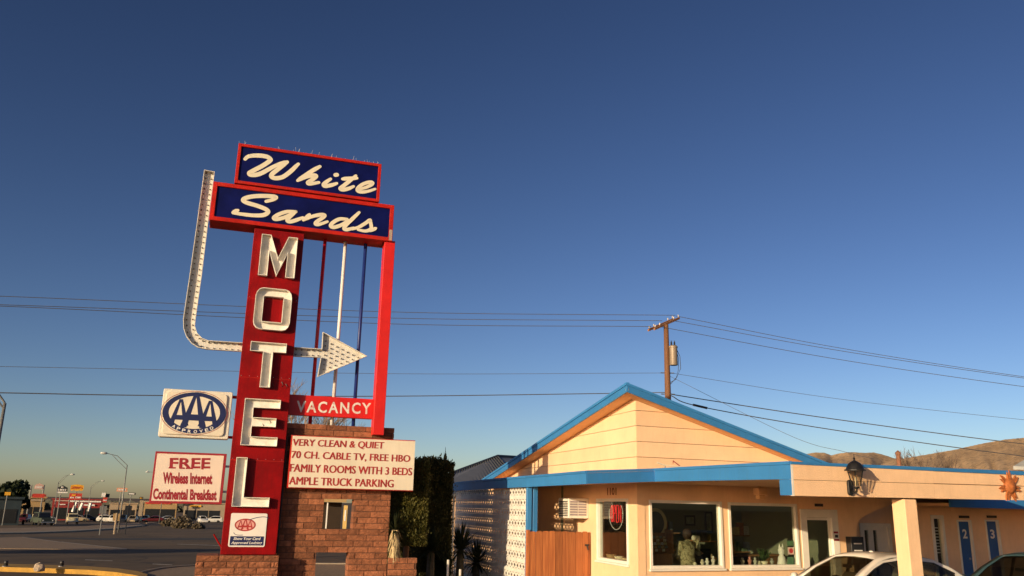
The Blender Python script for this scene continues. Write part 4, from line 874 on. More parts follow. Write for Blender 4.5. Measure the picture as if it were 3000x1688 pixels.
# ================================================================== THE PERSON
u, z = RW.uz(2013, 1600, -.62); P0 = RW.pt(u, .012, -.62)
fR = eR; bk = eL            # right in the photo, away from the viewer
def skin(name, verts, edges, radii, root, matl, parent, levels=1):
    me = bpy.data.meshes.new(name); me.from_pydata([P0 - Vector(ROOT[parent.name]) + fR * a + bk * b + Vector((0, 0, c)) for a, b, c in verts], edges, []); o = link(name, me, matl, parent, Vector(ROOT[parent.name]))
    md = o.modifiers.new('s', 'SKIN'); md.use_smooth_shade = True; sv = me.skin_vertices[0].data
    for i, r_ in enumerate(radii): sv[i].radius = (r_, r_) if not isinstance(r_, tuple) else r_
    sv[root].use_root = True
    sd = o.modifiers.new('d', 'SUBSURF'); sd.levels = sd.render_levels = levels; me.materials.clear(); me.materials.append(matl); return o
def camomat():
    m = mat('camouflage_cloth', (.30, .27, .16), .9, .1, 6); N = m.node_tree.nodes; Lk = m.node_tree.links.new
    g = N.new('ShaderNodeNewGeometry'); n = N.new('ShaderNodeTexNoise'); n.inputs['Scale'].default_value = 14; n.inputs['Detail'].default_value = 3; Lk(g.outputs['Position'], n.inputs['Vector'])
    r_ = N.new('ShaderNodeValToRGB'); r_.color_ramp.interpolation = 'CONSTANT'; e = r_.color_ramp.elements; e[0].color = (.13, .11, .055, 1); e[0].position = 0; e[1].position = .45; e[1].color = (.33, .29, .17, 1); x_ = e.new(.57); x_.color = (.24, .21, .12, 1)
    Lk(n.outputs[0], r_.inputs[0]); Lk(r_.outputs[0], N['Principled BSDF'].inputs['Base Color']); return m
per = thing('person', 'person in tan camouflage uniform with brown hair standing inside the office', 'person', P0)
V = [(0, 0, .95), (0, 0, 1.15), (.03, .02, 1.34), (.05, .04, 1.44), (.06, .05, 1.50), (-.10, 0, .90), (-.11, .0, .50), (-.12, -.03, .08), (-.08, .1, .03), (.10, 0, .90), (.10, .02, .50), (.10, 0, .08), (.14, .12, .03),
     (-.19, -.02, 1.38), (-.28, .02, 1.12), (-.10, .2, 1.02), (.0, .28, 1.03), (.25, .04, 1.38), (.36, .10, 1.18), (.50, .24, 1.14), (.56, .30, 1.15)]
Ed = [(0, 1), (1, 2), (2, 3), (3, 4), (0, 5), (5, 6), (6, 7), (7, 8), (0, 9), (9, 10), (10, 11), (11, 12), (2, 13), (13, 14), (14, 15), (15, 16), (2, 17), (17, 18), (18, 19), (19, 20)]
Rd = [(.20, .16), (.19, .15), (.22, .16), (.08, .08), .055, .12, .085, .07, .05, .12, .085, .07, .05, .10, .075, .06, .035, .10, .075, .06, .035]
skin('body', V, Ed, Rd, 0, camomat(), per)
M_skin = mat('skin', (.45, .25, .16), .6, .05); M_hair = mat('brown_hair', (.035, .016, .008), .7, .3, 30)
hp = P0 + fR * .07 + bk * .07 + Vector((0, 0, 1.60))
m_ = MB(); m_.lathe([(.0, -.13), (.05, -.115), (.075, -.06), (.085, 0), (.08, .06), (.055, .105), (0, .125)], hp, 14); m_.lathe([(.02, 0), (.012, .02), (0, .025)], hp + fR * .06 + bk * .055 + Vector((0, 0, -.02)), 6, axis=fR + bk)
h_ = m_.build('head', M_skin, per, smooth=True)
for s in (-1, 1): MB().lathe([(.012, 0), (.0, .006)], hp + (fR + bk).normalized() * .078 + (fR - bk).normalized() * (.032 * s), 6, axis=fR + bk).build('eye', M_dark, h_)
MB().box(PL(hp + (fR + bk).normalized() * .075, YR, 1), -.02, .02, hp.z - .075, hp.z - .062, -.004, .004).build('mouth', M_printd, h_)
m_ = MB(); hc = hp - (fR + bk).normalized() * .02; m_.lathe([(.0, -.14), (.05, -.13), (.088, -.08), (.125, -.01), (.118, .06), (.085, .122), (0, .15)], hc - fR * .01, 14); m_.lathe([(0, -.05), (.04, -.04), (.05, 0), (.035, .045), (0, .05)], hc - (fR + bk).normalized() * .10 + Vector((0, 0, -.03)), 10)
m_.build('hair', M_hair, per, smooth=True)
for hx, dr in (((.0, .28, 1.03), (.5, .8, .1)), ((.56, .30, 1.15), (.7, .7, .05))):
    c_ = P0 + fR * hx[0] + bk * hx[1] + Vector((0, 0, hx[2])); d_ = (fR * dr[0] + bk * dr[1] + Vector((0, 0, dr[2]))).normalized(); s_ = d_.cross(Vector((0, 0, 1))).normalized()
    hd = MB().tube([c_ - d_ * .02, c_ + d_ * .04, c_ + d_ * .08], [.03, .042, .038], 8).build('hand', M_skin, per, smooth=True)
    for f_ in range(4):
        b_ = c_ + d_ * .075 + s_ * (.024 * (f_ - 1.5)); L_ = (.055, .07, .066, .05)[f_]; MB().tube([b_, b_ + d_ * L_ * .5 - Vector((0, 0, .008)), b_ + d_ * L_ - Vector((0, 0, .03))], [.010, .009, .007], 6).build('finger', M_skin, hd, smooth=True)
    b_ = c_ + d_ * .02 + s_ * .04; MB().tube([b_, b_ + d_ * .03 + s_ * .02, b_ + d_ * .06 + s_ * .015], [.012, .010, .008], 6).build('thumb', M_skin, hd, smooth=True)

# ================================================================== ON AND AROUND THE OFFICE
# wall lantern
LPx = KR; u, z = KR.uz(2497, 1440); lo_ = .22
lc = lambda x, y: KR.uz(x, y, lo_)
lan = thing('wall_lantern', 'large black glazed lantern on the carport fascia', 'lantern', KR.pt(lc(2510, 1440)[0], lc(2510, 1440)[1], .05))
bu = KR.uz(2487, 1428)[0]; bz0, bz1 = KR.uz(2487, 1452)[1], KR.uz(2487, 1406)[1]
MB().prism(KR, rrect(bu - .055, bu + .055, bz0, bz1, .05), .004, .05).build('back_plate', M_black, lan, bevel=.008)
lu = lc(2507, 1400)[0]; z_b, z_e, z_t = lc(2510, 1424)[1], lc(2507, 1380)[1], lc(2502, 1340)[1]
C_ = KR.pt(lu, 0, lo_)
m_ = MB().tube([KR.pt(bu, bz0 + .1, .04), KR.pt((bu + lu) / 2, bz0 + .05, .13), KR.pt(lu, bz0 + .06, lo_), KR.pt(lu, z_b - .02, lo_)], [.018, .016, .016, .02], 8); m_.lathe([(0, -.06), (.02, -.05), (.012, -.03), (.025, -.015), (.05, .0), (.055, .02), (.0, .02)], C_ + Vector((0, 0, z_b - .03)), 12); m_.build('arm', M_black, lan, smooth=True)
h_ = z_e - z_b; m_ = MB()
for k in range(6):
    a_ = rad(60 * k + 10); a2 = rad(60 * k + 70); v = lambda a, r, zz_: C_ + Vector((math.cos(a) * r, math.sin(a) * r, zz_)); m_.tube([v(a_, .075, z_b), v(a_, .135, z_e)], .008, 5)
    g_ = MB().face(v(a_, .073, z_b + .005), v(a2, .073, z_b + .005), v(a2, .132, z_e), v(a_, .132, z_e)).build('pane', M_lampglass, lan, norm=False)
m_.build('cage', M_black, lan)
MB().lathe([(.0, 0), (.175, 0), (.175, .018), (.15, .025), (.135, .06), (.13, .07), (.10, .12), (.05, .155), (.02, .17), (.012, .19), (.02, .205), (.008, .225), (.004, .28), (0, .29)], C_ + Vector((0, 0, z_e + .002)), 24).build('cap', M_black, lan, smooth=False)
MB().lathe([(.02, 0), (.02, .08), (.025, .1), (.01, .15), (0, .16)], C_ + Vector((0, 0, z_b)), 8).build('bulb', M_cream, lan, smooth=True)
# terracotta sun
u, z = KR.uz(2955, 1425); S_ = KR.pt(u, z, .03); M_terra = mat('terracotta', (.42, .13, .035), .7, .35, 14, dirt=.3, dc=(.2, .08, .03), bump=.3, bs=40)
snn = thing('sun_ornament', 'orange terracotta sun face hung on the carport fascia', 'ornament', S_)
cuv, su_ = u, .155
MB().lathe([(.0, .0), (.15, .0), (.15, .02), (.11, .055), (.06, .075), (0, .08)], KR.pt(u, z, .012), 20, axis=KR.n).build('face', M_terra, snn, smooth=True)
for k in range(14):
    a_ = 2 * math.pi * k / 14; t_ = a_ + (.12 if k % 2 else -.1); L_ = .30 if k % 2 else .27
    P_ = [(math.cos(a_ - .17) * .14, math.sin(a_ - .17) * .14), (math.cos(t_ - .07) * L_ * .8, math.sin(t_ - .07) * L_ * .8), (math.cos(t_ + .06) * L_, math.sin(t_ + .06) * L_), (math.cos(t_ + .10) * L_ * .75, math.sin(t_ + .10) * L_ * .75), (math.cos(a_ + .17) * .14, math.sin(a_ + .17) * .14)]
    MB().prism(KR, [(u + a, z + b) for a, b in P_], .012, .04).build('ray', M_terra, snn)
for a, b, r_ in ((-.05, .03, .018), (.05, .03, .018), (0, -.02, .022), (0, -.065, .026)): MB().lathe([(r_, 0), (r_ * .8, .012), (0, .018)], KR.pt(u + a, z + b, .07), 8, axis=KR.n).build('feature', M_terra, snn, smooth=True)
# flood light under the canopy
u, z = RW.uz(2226, 1432, .5); fl_ = thing('canopy_speaker', 'small peach box fixture hanging under the carport ceiling', 'fixture', RW.pt(u, CEIL, .5)); MB().box(RW, u - .13, u + .13, CEIL - .2, CEIL - .03, .4, .62).build('housing', M_soffit, fl_, bevel=.01); MB().tube([RW.pt(u, CEIL - .031, .5), RW.pt(u, CEIL, .5)], .03, 8).build('stem', M_soffit, fl_); MB().box(RW, u - .09, u + .09, CEIL - .30, CEIL - .202, .44, .58).build('reflector', M_soffit, fl_, bevel=.01)
# roof aerial
u, z = RW.uz(1940, 1370, .4); p = RW.pt(u, 2.9, .4); ae = thing('roof_aerial', 'small cream aerial bracket lying on the canopy roof edge', 'aerial', p)
q = [RW.pt(*RW.uz(x, y, .4), .4) for x, y in ((1925, 1356), (1950, 1364), (1995, 1368), (1972, 1358))]
MB().tube([q[0], q[1], q[2]], .02, 6).build('boom', M_cream, ae); MB().tube([p, q[1]], .015, 6).build('mast', M_steel, ae); MB().tube([q[3], q[3] + Vector((0, 0, .06)), q[2]], .012, 5).build('element', M_printd, ae)
# mail rack by the alcove
u0_, z0_ = RW.uz(2492, 1618, .15); u1_, z1_ = RW.uz(2526, 1573, .15); mr = thing('leaflet_box', 'dark metal leaflet box with pale slots beside the alcove', 'leaflet box', RW.pt(u0_, .012, .15))
MB().box(RW, u0_, u0_ + .42, .95, z1_, .01, .2).build('housing', M_dark, mr, bevel=.01); MB().box(RW, u0_ + .16, u0_ + .26, .012, .948, .06, .15).build('stand', M_dark, mr)
for i in range(3): MB().box(RW, u0_ + .08, u0_ + .34, 1.1 + i * .17, 1.13 + i * .17, .2, .212).build('slot_label', M_whitep, mr)
# AC unit on the left wall
z0_, z1_ = LW.uz(1680, 1519, .5)[1], LW.uz(1700, 1459, .5)[1]; ac = thing('air_conditioner', 'white box air conditioner sticking out of the shaded side wall', 'air conditioner', LW.pt(3.1, z0_, 0))
au0 = LW.uz(1727, 1500, 0)[0] + .03; AD = .58
MB().box(LW, au0, au0 + .7, z0_, z1_, .003, AD).build('housing', M_trim, ac, bevel=.012)
AS = PL(LW.pt(au0, 0, 0), YL - 90, 1)
AS = PL(LW.pt(au0, 0, 0), YR + 180 + 4, -1)
for k in range(9): MB().box(LW, au0 + .05, au0 + .65, z0_ + .05 + k * .045, z0_ + .075 + k * .045, AD + .001, AD + .012).build('louver', M_dark, ac)
nn_ = -eL
for (s0, s1) in ((.08, .30), (.33, .54)):
    a_ = LW.pt(au0, 0, s0) + nn_ * .004; b_ = LW.pt(au0, 0, s1) + nn_ * .004
    for k in range(6):
        zz0 = z0_ + .07 + k * .065; c_ = [Vector((a_.x, a_.y, zz0)), Vector((b_.x, b_.y, zz0)), Vector((b_.x, b_.y, zz0 + .045)), Vector((a_.x, a_.y, zz0 + .045))]
        MB().prism3(c_, [v + nn_ * .012 for v in c_]).build('side_vent', mat('ac_vent', (.32, .28, .30), .5), ac)
# breeze block screen wall
M_bw = M_block; BWP = K3L.off(-.12)
bw = thing('breeze_block_wall', 'white pierced breeze block screen wall under the blue canopy', 'wall', BWP.pt(uP + 3, 0))
bm_ = MB(); bwid, bh, bd = .235, .262, .024
X = PL((0, 0), 90, 1)      # local frame: u along +x, out toward -y
bm_.box(X, 0, bwid - .004, 0, .095, 0, bd)
for s0, s1 in ((.0, .022), (bwid - .026, bwid - .004)): pass
def bar(a, b, t):
    (ax, az), (bx_, bz_) = a, b; dx, dz = bx_ - ax, bz_ - az; L_ = math.hypot(dx, dz); nx_, nz_ = -dz / L_ * t / 2, dx / L_ * t / 2
    bm_.prism(X, [(ax + nx_, az + nz_), (bx_ + nx_, bz_ + nz_), (bx_ - nx_, bz_ - nz_), (ax - nx_, az - nz_)], .004 + random.random() * .004, bd - .004 - random.random() * .004)
bar((.012, .088), (bwid - .016, .256), .058); bar((bwid - .016, .088), (.012, .256), .058)
bmm = bpy.data.meshes.new('breeze_block'); bmm.from_pydata([tuple(v) for v in bm_.v], [], bm_.f); bmm.materials.append(M_block)
_b = bmesh.new(); _b.from_mesh(bmm); bmesh.ops.recalc_face_normals(_b, faces=_b.faces); _b.to_mesh(bmm); _b.free()
NB = int((u5 - uP - .25) / bwid)
for j in range(10):
    for i in range(NB):
        ob = bpy.data.objects.new('breeze_block', bmm); COL.objects.link(ob); ob.parent = bw; ob.location = BWP.pt(uP + .15 + (i + 1) * bwid, j * bh + .02, 0) - Vector(ROOT[bw.name]); ob.rotation_euler = (0, 0, rad(90 - YL) + math.pi)
MB().box(BWP, uP + .16, uP + .16 + NB * bwid, -.1, .018, -.1, 0).build('footing', M_conc, bw)
# blue end posts
for k, (du_, oo) in enumerate(((.0, 0), (.0, -.16))):
    MB().box(BWP, uP + .01, uP + .13, .0, CEIL - .005, oo - .05 - (.0), oo + .07).build('post', M_blue, bw, bevel=.006)
# wooden fence
fe = thing('wooden_fence', 'orange cedar plank fence and gate beside the office window', 'fence', FN.pt(uF / 2, 0)); fz = FN.uz(1640, 1557)[1]
x = .12; n = 0
while x < uF - .06:
    wd = min(random.uniform(.165, .2), uF - .02 - x); h_ = fz + random.uniform(-.015, .015); e_ = .025
    MB().prism(FN, [(x, .03), (x + wd - .008, .03), (x + wd - .008, h_ - e_), (x + wd - .008 - e_, h_), (x + e_, h_), (x, h_ - e_)], -.005, .017 + random.uniform(0, .006)).build('plank', M_fence, fe); x += wd; n += 1
for z_ in (.35, 1.2): MB().box(FN, .1, uF - .02, z_, z_ + .09, -.05, -.006).build('rail', M_fence, fe)
MB().box(FN, .05, .115, .0, fz + .03, -.07, .03).build('fence_post', M_fence, fe)
u, z = FN.uz(1720, 1597, .03); MB().box(FN, u - .06, u + .05, z - .02, z + .02, .024, .05).tube([FN.pt(u, z - .02, .04), FN.pt(u + .02, z - .12, .05)], .02, 6).build('latch', M_dark, fe)
# far standing-seam roof on the courtyard building
far = thing('courtyard_building', 'low building with grey standing seam hip roof behind the screen wall', 'building', Vector((-3, 37, gz(-3, 37))))
fD = 36
def fp(x, y, D=fD): return atd(x, y, D)
r0, r1, e0, e1 = fp(1290, 1400, 37), fp(1457, 1338, 41), fp(1240, 1446, 34), fp(1560, 1400, 36)
e1.z = e0.z
def roofquad(nm, a, b, c, d, m_): MB().prism3([a, b, c, d], [p - Vector((0, 0, .06)) for p in (a, b, c, d)]).build(nm, m_, far)
roofquad('roof_slope', e0, e1, r1, r0, M_roofm)
rx = fp(1530, 1342, 43); roofquad('roof_hip', r1, e1, e1 + Vector((4, 3, 0)), rx, M_roofm)
rl = fp(1200, 1424, 40); 
for i in range(26):
    t_ = i / 25; a_ = e0.lerp(e1, t_); b_ = r0.lerp(r1, t_); up_ = Vector((0, 0, .03)); MB().tube([a_ + up_, b_ + up_], .035, 4).build('seam', mat('seam_metal', (.10, .105, .11), .4, metal=.3), far)
MB().tube([r0 + Vector((0, 0, .04)), r1 + Vector((0, 0, .04)), rx + Vector((0, 0, .04))], .06, 5).build('ridge_cap', MATS['seam_metal'], far)
fw = [Vector((p.x, p.y, 0)) for p in (e0.lerp(r0, .1), e1.lerp(r1, .1), e1.lerp(r1, .1) + Vector((2, 6, 0)), e0.lerp(r0, .1) + Vector((-2, 6, 0)))]
MB().hprism(fw, -1.2, e0.z - .02).build('wall', M_peach, far)

# ================================================================== VEHICLES
M_tyre = mat('tyre_rubber', (.015, .015, .015), .8, .2); M_rim = mat('alloy_rim', (.45, .45, .46), .3, .1, metal=.8)
M_carglass = glassmat('car_glass', (.35, .36, .30), .9); M_lamp = mat('lamp_lens', (.7, .68, .62), .15); M_tail = mat('tail_lens', (.4, .02, .02), .2)
M_seat = mat('car_interior', (.16, .12, .08), .8)
SED = dict(hood=[(2.33, .50), (2.28, .66), (1.9, .78), (1.05, .93)], belt=.93, deck=[(-1.75, 1.02), (-2.2, .98), (-2.34, .80), (-2.36, .5)], A=(1.08, .93), At=(.22, 1.37), Tm=(-.35, 1.44), Ct=(-1.05, 1.38), Cb=(-1.80, 1.03))
HAT = dict(hood=[(2.0, .5), (1.96, .7), (1.6, .85), (.95, 1.0)], belt=.98, deck=[(-1.85, 1.0), (-1.95, .9), (-2.0, .7), (-2.0, .5)], A=(.98, .99), At=(.2, 1.46), Tm=(-.5, 1.52), Ct=(-1.45, 1.45), Cb=(-1.84, 1.01))
def car(name, label, cat, P, yaw, paint, S=SED, hw=.90, group=None, detail=True):
    t = thing(name, label, cat, P, group); d = yv(yaw); s_ = yv(yaw + 90); Z = Vector((0, 0, 1))
    T = lambda x, y, z: Vector(P) + d * x + s_ * y + Z * z
    prof = S['hood'] + [(S['A'][0] - .1, S['belt'] + .01), (0, S['belt'] + .02), (S['Cb'][0] + .1, S['belt'] + .05)] + S['deck']
    xs = [p[0] for p in prof]; sec = []
    m = MB(); rows = []
    for x, zt_ in prof:
        e = max(abs(x) - 1.5, 0) / .86; w_ = hw * (1 - .13 * e * e); zb = .22 + .10 * e
        zt_ = max(zt_, zb + .1)
        ring = [(-w_ * .86, zb), (-w_ * .985, zb + (zt_ - zb) * .3), (-w_, zb + (zt_ - zb) * .58), (-w_ * .955, zt_ - .05), (-w_ * .88, zt_), (-w_ * .4, zt_ + .025), (0, zt_ + .032), (w_ * .4, zt_ + .025), (w_ * .88, zt_), (w_ * .955, zt_ - .05), (w_, zb + (zt_ - zb) * .58), (w_ * .985, zb + (zt_ - zb) * .3), (w_ * .86, zb)]
        rows.append([T(x, y, z) for y, z in ring])
    n = len(rows[0]); m.v = [v for r in rows for v in r]
    for i in range(len(rows) - 1):
        for k in range(n): m.f.append((i * n + k, i * n + (k + 1) % n, (i + 1) * n + (k + 1) % n, (i + 1) * n + k))
    m.f.append(tuple(range(n))[::-1]); m.f.append(tuple((len(rows) - 1) * n + k for k in range(n)))
    body = autosmooth(m.build('body', paint, t), 50)
    # greenhouse
    A, At, Tm, Ct, Cb = S['A'], S['At'], S['Tm'], S['Ct'], S['Cb']; wb, wt = hw * .875, hw * .66
    def side(x, z):    # half width of the greenhouse at height z
        f = min(max((z - S['belt']) / (Tm[1] - S['belt']), 0), 1); return wb + (wt - wb) * f ** 1.1
    path = [A, (A[0] * .5 + At[0] * .5, A[1] * .47 + At[1] * .53 + .02), At, ((At[0] + Tm[0]) / 2, (At[1] + Tm[1]) / 2 + .025), Tm, ((Tm[0] + Ct[0]) / 2, (Tm[1] + Ct[1]) / 2 + .02), Ct, (Ct[0] * .5 + Cb[0] * .5, Ct[1] * .5 + Cb[1] * .5 + .03), Cb]
    m = MB(); rw_ = []
    for x, z in path:
        w_ = side(x, z); rw_.append([T(x, y * w_, z + .05 * (1 - y * y) * (1 if z > S['belt'] + .2 else .3)) for y in (-1, -.8, -.45, 0, .45, .8, 1)])
    m.v = [v for r in rw_ for v in r]
    for i in range(len(rw_) - 1):
        if i in (0, 1, len(rw_) - 3, len(rw_) - 2):      # windscreen and rear screen are open: only the pillars
            cols = (0, 5)
        else: cols = range(6)
        for k in cols: m.f.append((i * 7 + k, i * 7 + k + 1, (i + 1) * 7 + k + 1, (i + 1) * 7 + k))
    roof = autosmooth(m.build('roof', paint, t, norm=True), 40)
    sm = roof.modifiers.new('th', 'SOLIDIFY'); sm.thickness = .03; sm.offset = 0
    # screens
    for nm, a, b in (('windscreen', 0, 2), ('rear_window', len(path) - 3, len(path) - 1)):
        m = MB(); cs = [.0, .2, .55, 1.0]
        for i in range(a, b):
            for k in range(1, 5): m.face(rw_[i][k], rw_[i][k + 1], rw_[i + 1][k + 1], rw_[i + 1][k])
        autosmooth(m.build(nm, M_carglass, t), 60)
    # side glass and pillars
    for sd in (-1, 1):
        def sp_(x, z, o=0): return T(x, sd * (side(x, z) + o), z)
        rail = [(A[0] - .06, A[1] + .02), (At[0] + .22, At[1] - .13), (At[0] - .05, At[1] - .035), (Tm[0], Tm[1] - .055), (Ct[0] - .0, Ct[1] - .05), (Cb[0] + .32, Cb[1] + .12), (Cb[0] + .35, S['belt'] + .08)]
        top = path; mb_ = MB()
        # roof rail strip between path edge and glass
        pe = [T(x, sd * side(x, z), z) for x, z in (path[0], path[1], path[2], path[4], path[6], path[7], path[8])]
        rl_ = [sp_(*p) for p in rail]
        for i in range(6): mb_.face(pe[i], pe[i + 1], rl_[i + 1], rl_[i])
        q = [sp_(Cb[0] + .05, S['belt'] + .02), sp_(Cb[0] + .35, S['belt'] + .02)]
        mb_.face(pe[6], rl_[6], q[1], q[0])
        fr_ = mb_.build('side_frame', paint, t); 
        bx0 = -.28
        zb_ = S['belt'] + .01
        g1 = [sp_(A[0] - .16, zb_), sp_(*rail[1]), sp_(*rail[2]), sp_(bx0 + .06, Tm[1] - .056), sp_(bx0 + .04, zb_)]
        g2 = [sp_(bx0 - .04, zb_), sp_(bx0 - .03, Tm[1] - .056), sp_(*rail[4]), sp_(*rail[5]), sp_(Cb[0] + .37, zb_)]
        MB().face(*g1).build('side_window', M_carglass, t, norm=False); MB().face(*g2).build('side_window', M_carglass, t, norm=False)
        MB().prism3([sp_(bx0 - .04, zb_), sp_(bx0 + .04, zb_), sp_(bx0 + .06, Tm[1] - .056), sp_(bx0 - .03, Tm[1] - .056)], [sp_(bx0 - .04, zb_, .008), sp_(bx0 + .04, zb_, .008), sp_(bx0 + .06, Tm[1] - .056, .008), sp_(bx0 - .03, Tm[1] - .056, .008)]).build('pillar', M_dark, t)
        MB().tube([sp_(A[0] - .12, zb_ - .004, .008), sp_(bx0, zb_ - .004, .008), sp_(Cb[0] + .36, zb_ - .004, .008)], .012, 5).build('window_seal', M_dark, t)
        MB().tube([sp_(*rail[i_], .004) for i_ in range(6)], .010, 5).build('window_trim', M_dark, t)
        MB().tube([T(bx0 + .02, sd * (hw * .958), zb_ - .06), T(bx0 + .03, sd * (hw + .002), .62), T(bx0 + .06, sd * (hw * .99), .4)], .006, 4).build('door_gap', M_dark, t)
        MB().lathe([(0, -.07), (.06, -.05), (.07, 0), (.05, .06), (0, .08)], T(A[0] - .25, sd * (hw + .09), S['belt'] + .07), 10, axis=s_).build('door_mirror', paint, t, smooth=True)
        for x in (S['hood'][0][0] - .95, S['deck'][-1][0] + .95):
            c_ = T(x, sd * (hw - .11), .32); wl = MB().lathe([(.20, -.10), (.30, -.10), (.32, -.07), (.32, .07), (.30, .10), (.20, .10)], c_, 18, axis=s_).build('tyre', M_tyre, t, smooth=True); MB().lathe([(.0, .06 * sd), (.19, .085 * sd), (.2, .06 * sd)], c_, 12, axis=s_).build('rim', M_rim, wl)
        MB().lathe([(.0, .03), (.06, .02), (.09, 0), (.09, -.05)], T(S['hood'][0][0] - .12, sd * hw * .68, .62), 10, axis=d).build('headlight', M_lamp, t); MB().lathe([(.0, -.03), (.08, -.02), (.1, 0), (.1, .05)], T(S['deck'][-1][0] + .08, sd * hw * .7, .78), 10, axis=d).build('tail_light', M_tail, t)
    if detail:
        for x, y in ((.15, -.38), (.15, .38)): MB().prism3([T(x, y - .22, .5), T(x, y + .22, .5), T(x - .15, y + .2, 1.1), T(x - .15, y - .2, 1.1)], [T(x - .14, y - .22, .5), T(x - .14, y + .22, .5), T(x - .27, y + .2, 1.1), T(x - .27, y - .2, 1.1)]).build('seat', M_seat, t, bevel=.03)
        MB().prism3([T(A[0] - .1, -.72, .9), T(A[0] - .1, .72, .9), T(.6, .72, .84), T(.6, -.72, .84)], [T(A[0] - .1, -.72, .6), T(A[0] - .1, .72, .6), T(.6, .72, .6), T(.6, -.72, .6)]).build('dashboard', M_dark, t)
        MB().lathe([(.17, -.015), (.19, 0), (.17, .015), (.155, 0), (.17, -.015)], T(.45, .36, .9), 16, axis=d * .85 + Z * .5).build('steering_wheel', M_black, t)
        MB().lathe([(.05, 0), (.04, .03), (0, .035)], T(-.2, 0, Tm[1] + .045), 8).build('roof_antenna', paint, t, smooth=True)
        MB().box(PL(T(.42, 0, 0), yaw + 90, -1), -.10, .10, 1.22, 1.28, -.02, .01).build('rear_view_mirror', M_black, t)
    return t
M_wcar = mat('white_car_paint', (.66, .62, .55), .22, .03, 1, coat=.6, spec=.5)
M_tealcar = mat('dark_teal_car_paint', (.03, .06, .07), .2, .05, 1, coat=.6)
# white sedan under the carport: roof-front near corner seen at (2573,1644)
cp_ = atz(2573, 1644, 1.37)
dF = -eR; sN = nR
car_yaw = YR + 180
rf = cp_ - yv(car_yaw) * .25 - nR * .60
car('sedan_car', 'white sedan parked under the carport behind the peach column', 'car', Vector((rf.x, rf.y, 0.0)), car_yaw, M_wcar)
c2 = atz(2930, 1662, 1.30); car('hatchback_car', 'dark teal car at the far right edge beside the room doors', 'car', Vector((c2.x + .9, c2.y + .4, -.02)), car_yaw, M_tealcar, HAT)

# ================================================================== UTILITY POLE AND WIRES
PD = 37.0; pb = atd(1957, 1165, PD); pxy = Vector((pb.x, pb.y, 0))
zt_ = atd(1947, 952, PD).z; up_ = thing('utility_pole', 'brown wooden utility pole with crossarms and transformer behind the office', 'utility pole', pxy + Vector((0, 0, gz(pb.x, pb.y))))
MB().tube([pxy + Vector((0, 0, -1)), pxy + Vector((0, 0, 6)), pxy + Vector((0, 0, zt_))], [.17, .145, .11], 12).build('pole', M_pole, up_, smooth=True)
ea, eb = atd(1908, 966, PD - .5), atd(1981, 934, PD + .9)
zc_ = (ea.z + eb.z) / 2 
cdir = (Vector((eb.x, eb.y, 0)) - Vector((ea.x, ea.y, 0))).normalized(); cyaw = math.degrees(math.atan2(cdir.x, cdir.y)); CL = .5 * ((eb - ea).length)
ez_a, ez_b = ea.z, eb.z
perp = Vector((cdir.y, -cdir.x, 0))
def xarm(off_): 
    a = ea + perp * off_; b = eb + perp * off_; vv_ = Vector((0, 0, .055))
    q = [a + perp * .045 - vv_, a - perp * .045 - vv_, a - perp * .045 + vv_, a + perp * .045 + vv_]; return MB().prism3(q, [p + (b - a) for p in q]).build('crossarm', M_pole, up_, bevel=.008)
xarm(.17); xarm(-.17)
M_ins = mat('porcelain_insulator', (.55, .5, .45), .2)
ins_pts = []
for f in (.04, .22, .78, .97):
    for s in (-.17, .17):
        p = ea.lerp(eb, f) + perp * s + Vector((0, 0, .056)); MB().lathe([(.015, 0), (.015, .03), (.035, .04), (.035, .07), (.02, .09), (.028, .11), (0, .12)], p, 8).build('insulator', M_ins, up_, smooth=True)
    ins_pts.append(ea.lerp(eb, f) + Vector((0, 0, .22)))
tz0, tz1 = atd(1972, 1071, PD).z, atd(1972, 1013, PD).z; tp_ = atd(1973, 1040, PD - .05); tc = Vector((tp_.x, tp_.y, 0))
tr = MB().lathe([(0, tz0), (.17, tz0), (.18, tz0 + .03), (.175, tz1 - .12), (.195, tz1 - .11), (.195, tz1 - .05), (.14, tz1), (0, tz1 + .02)], tc, 18).build('transformer', mat('transformer_grey', (.30, .24, .18), .5, .1, 3, metal=.2, dirt=.3, dc=(.3, .17, .08), streak=True), up_, smooth=True); autosmooth(tr, 35)
for a_ in (-.08, .06): MB().lathe([(.03, 0), (.045, .05), (.03, .09), (.045, .13), (.025, .18), (.015, .24), (0, .25)], tc + Vector((a_, 0, tz1 - .02)), 8).build('bushing', M_dark, tr)
MB().tube([pxy + Vector((.05, 0, tz0 + .15)), tc + Vector((-.1, 0, tz0 + .15))], .04, 6).tube([pxy + Vector((.05, 0, tz1 - .25)), tc + Vector((-.1, 0, tz1 - .25))], .04, 6).build('mounting_bracket', M_dark, up_)
wz = [atd(x, y, PD) for x, y in ((1983, 1025), (1992, 1045), (1994, 1080), (1983, 1105), (1962, 1128))]; m_ = MB(); m_.tube(wz, .014, 5); m_.tube([atd(1979, 1020, PD), atd(1988, 1050, PD), atd(1987, 1085, PD), atd(1980, 1112, PD), atd(1961, 1122, PD)], .012, 5); m_.build('drop_cable', M_dark, up_)
for y in (1093, 1155):
    p = atd(1955, y, PD); MB().tube([Vector((pxy.x - .3, pxy.y, p.z)), Vector((pxy.x + .3, pxy.y, p.z))], .025, 6).build('bracket', M_steel, up_)
M_wire = mat('wire_aluminium', (.09, .085, .085), .5, .1)
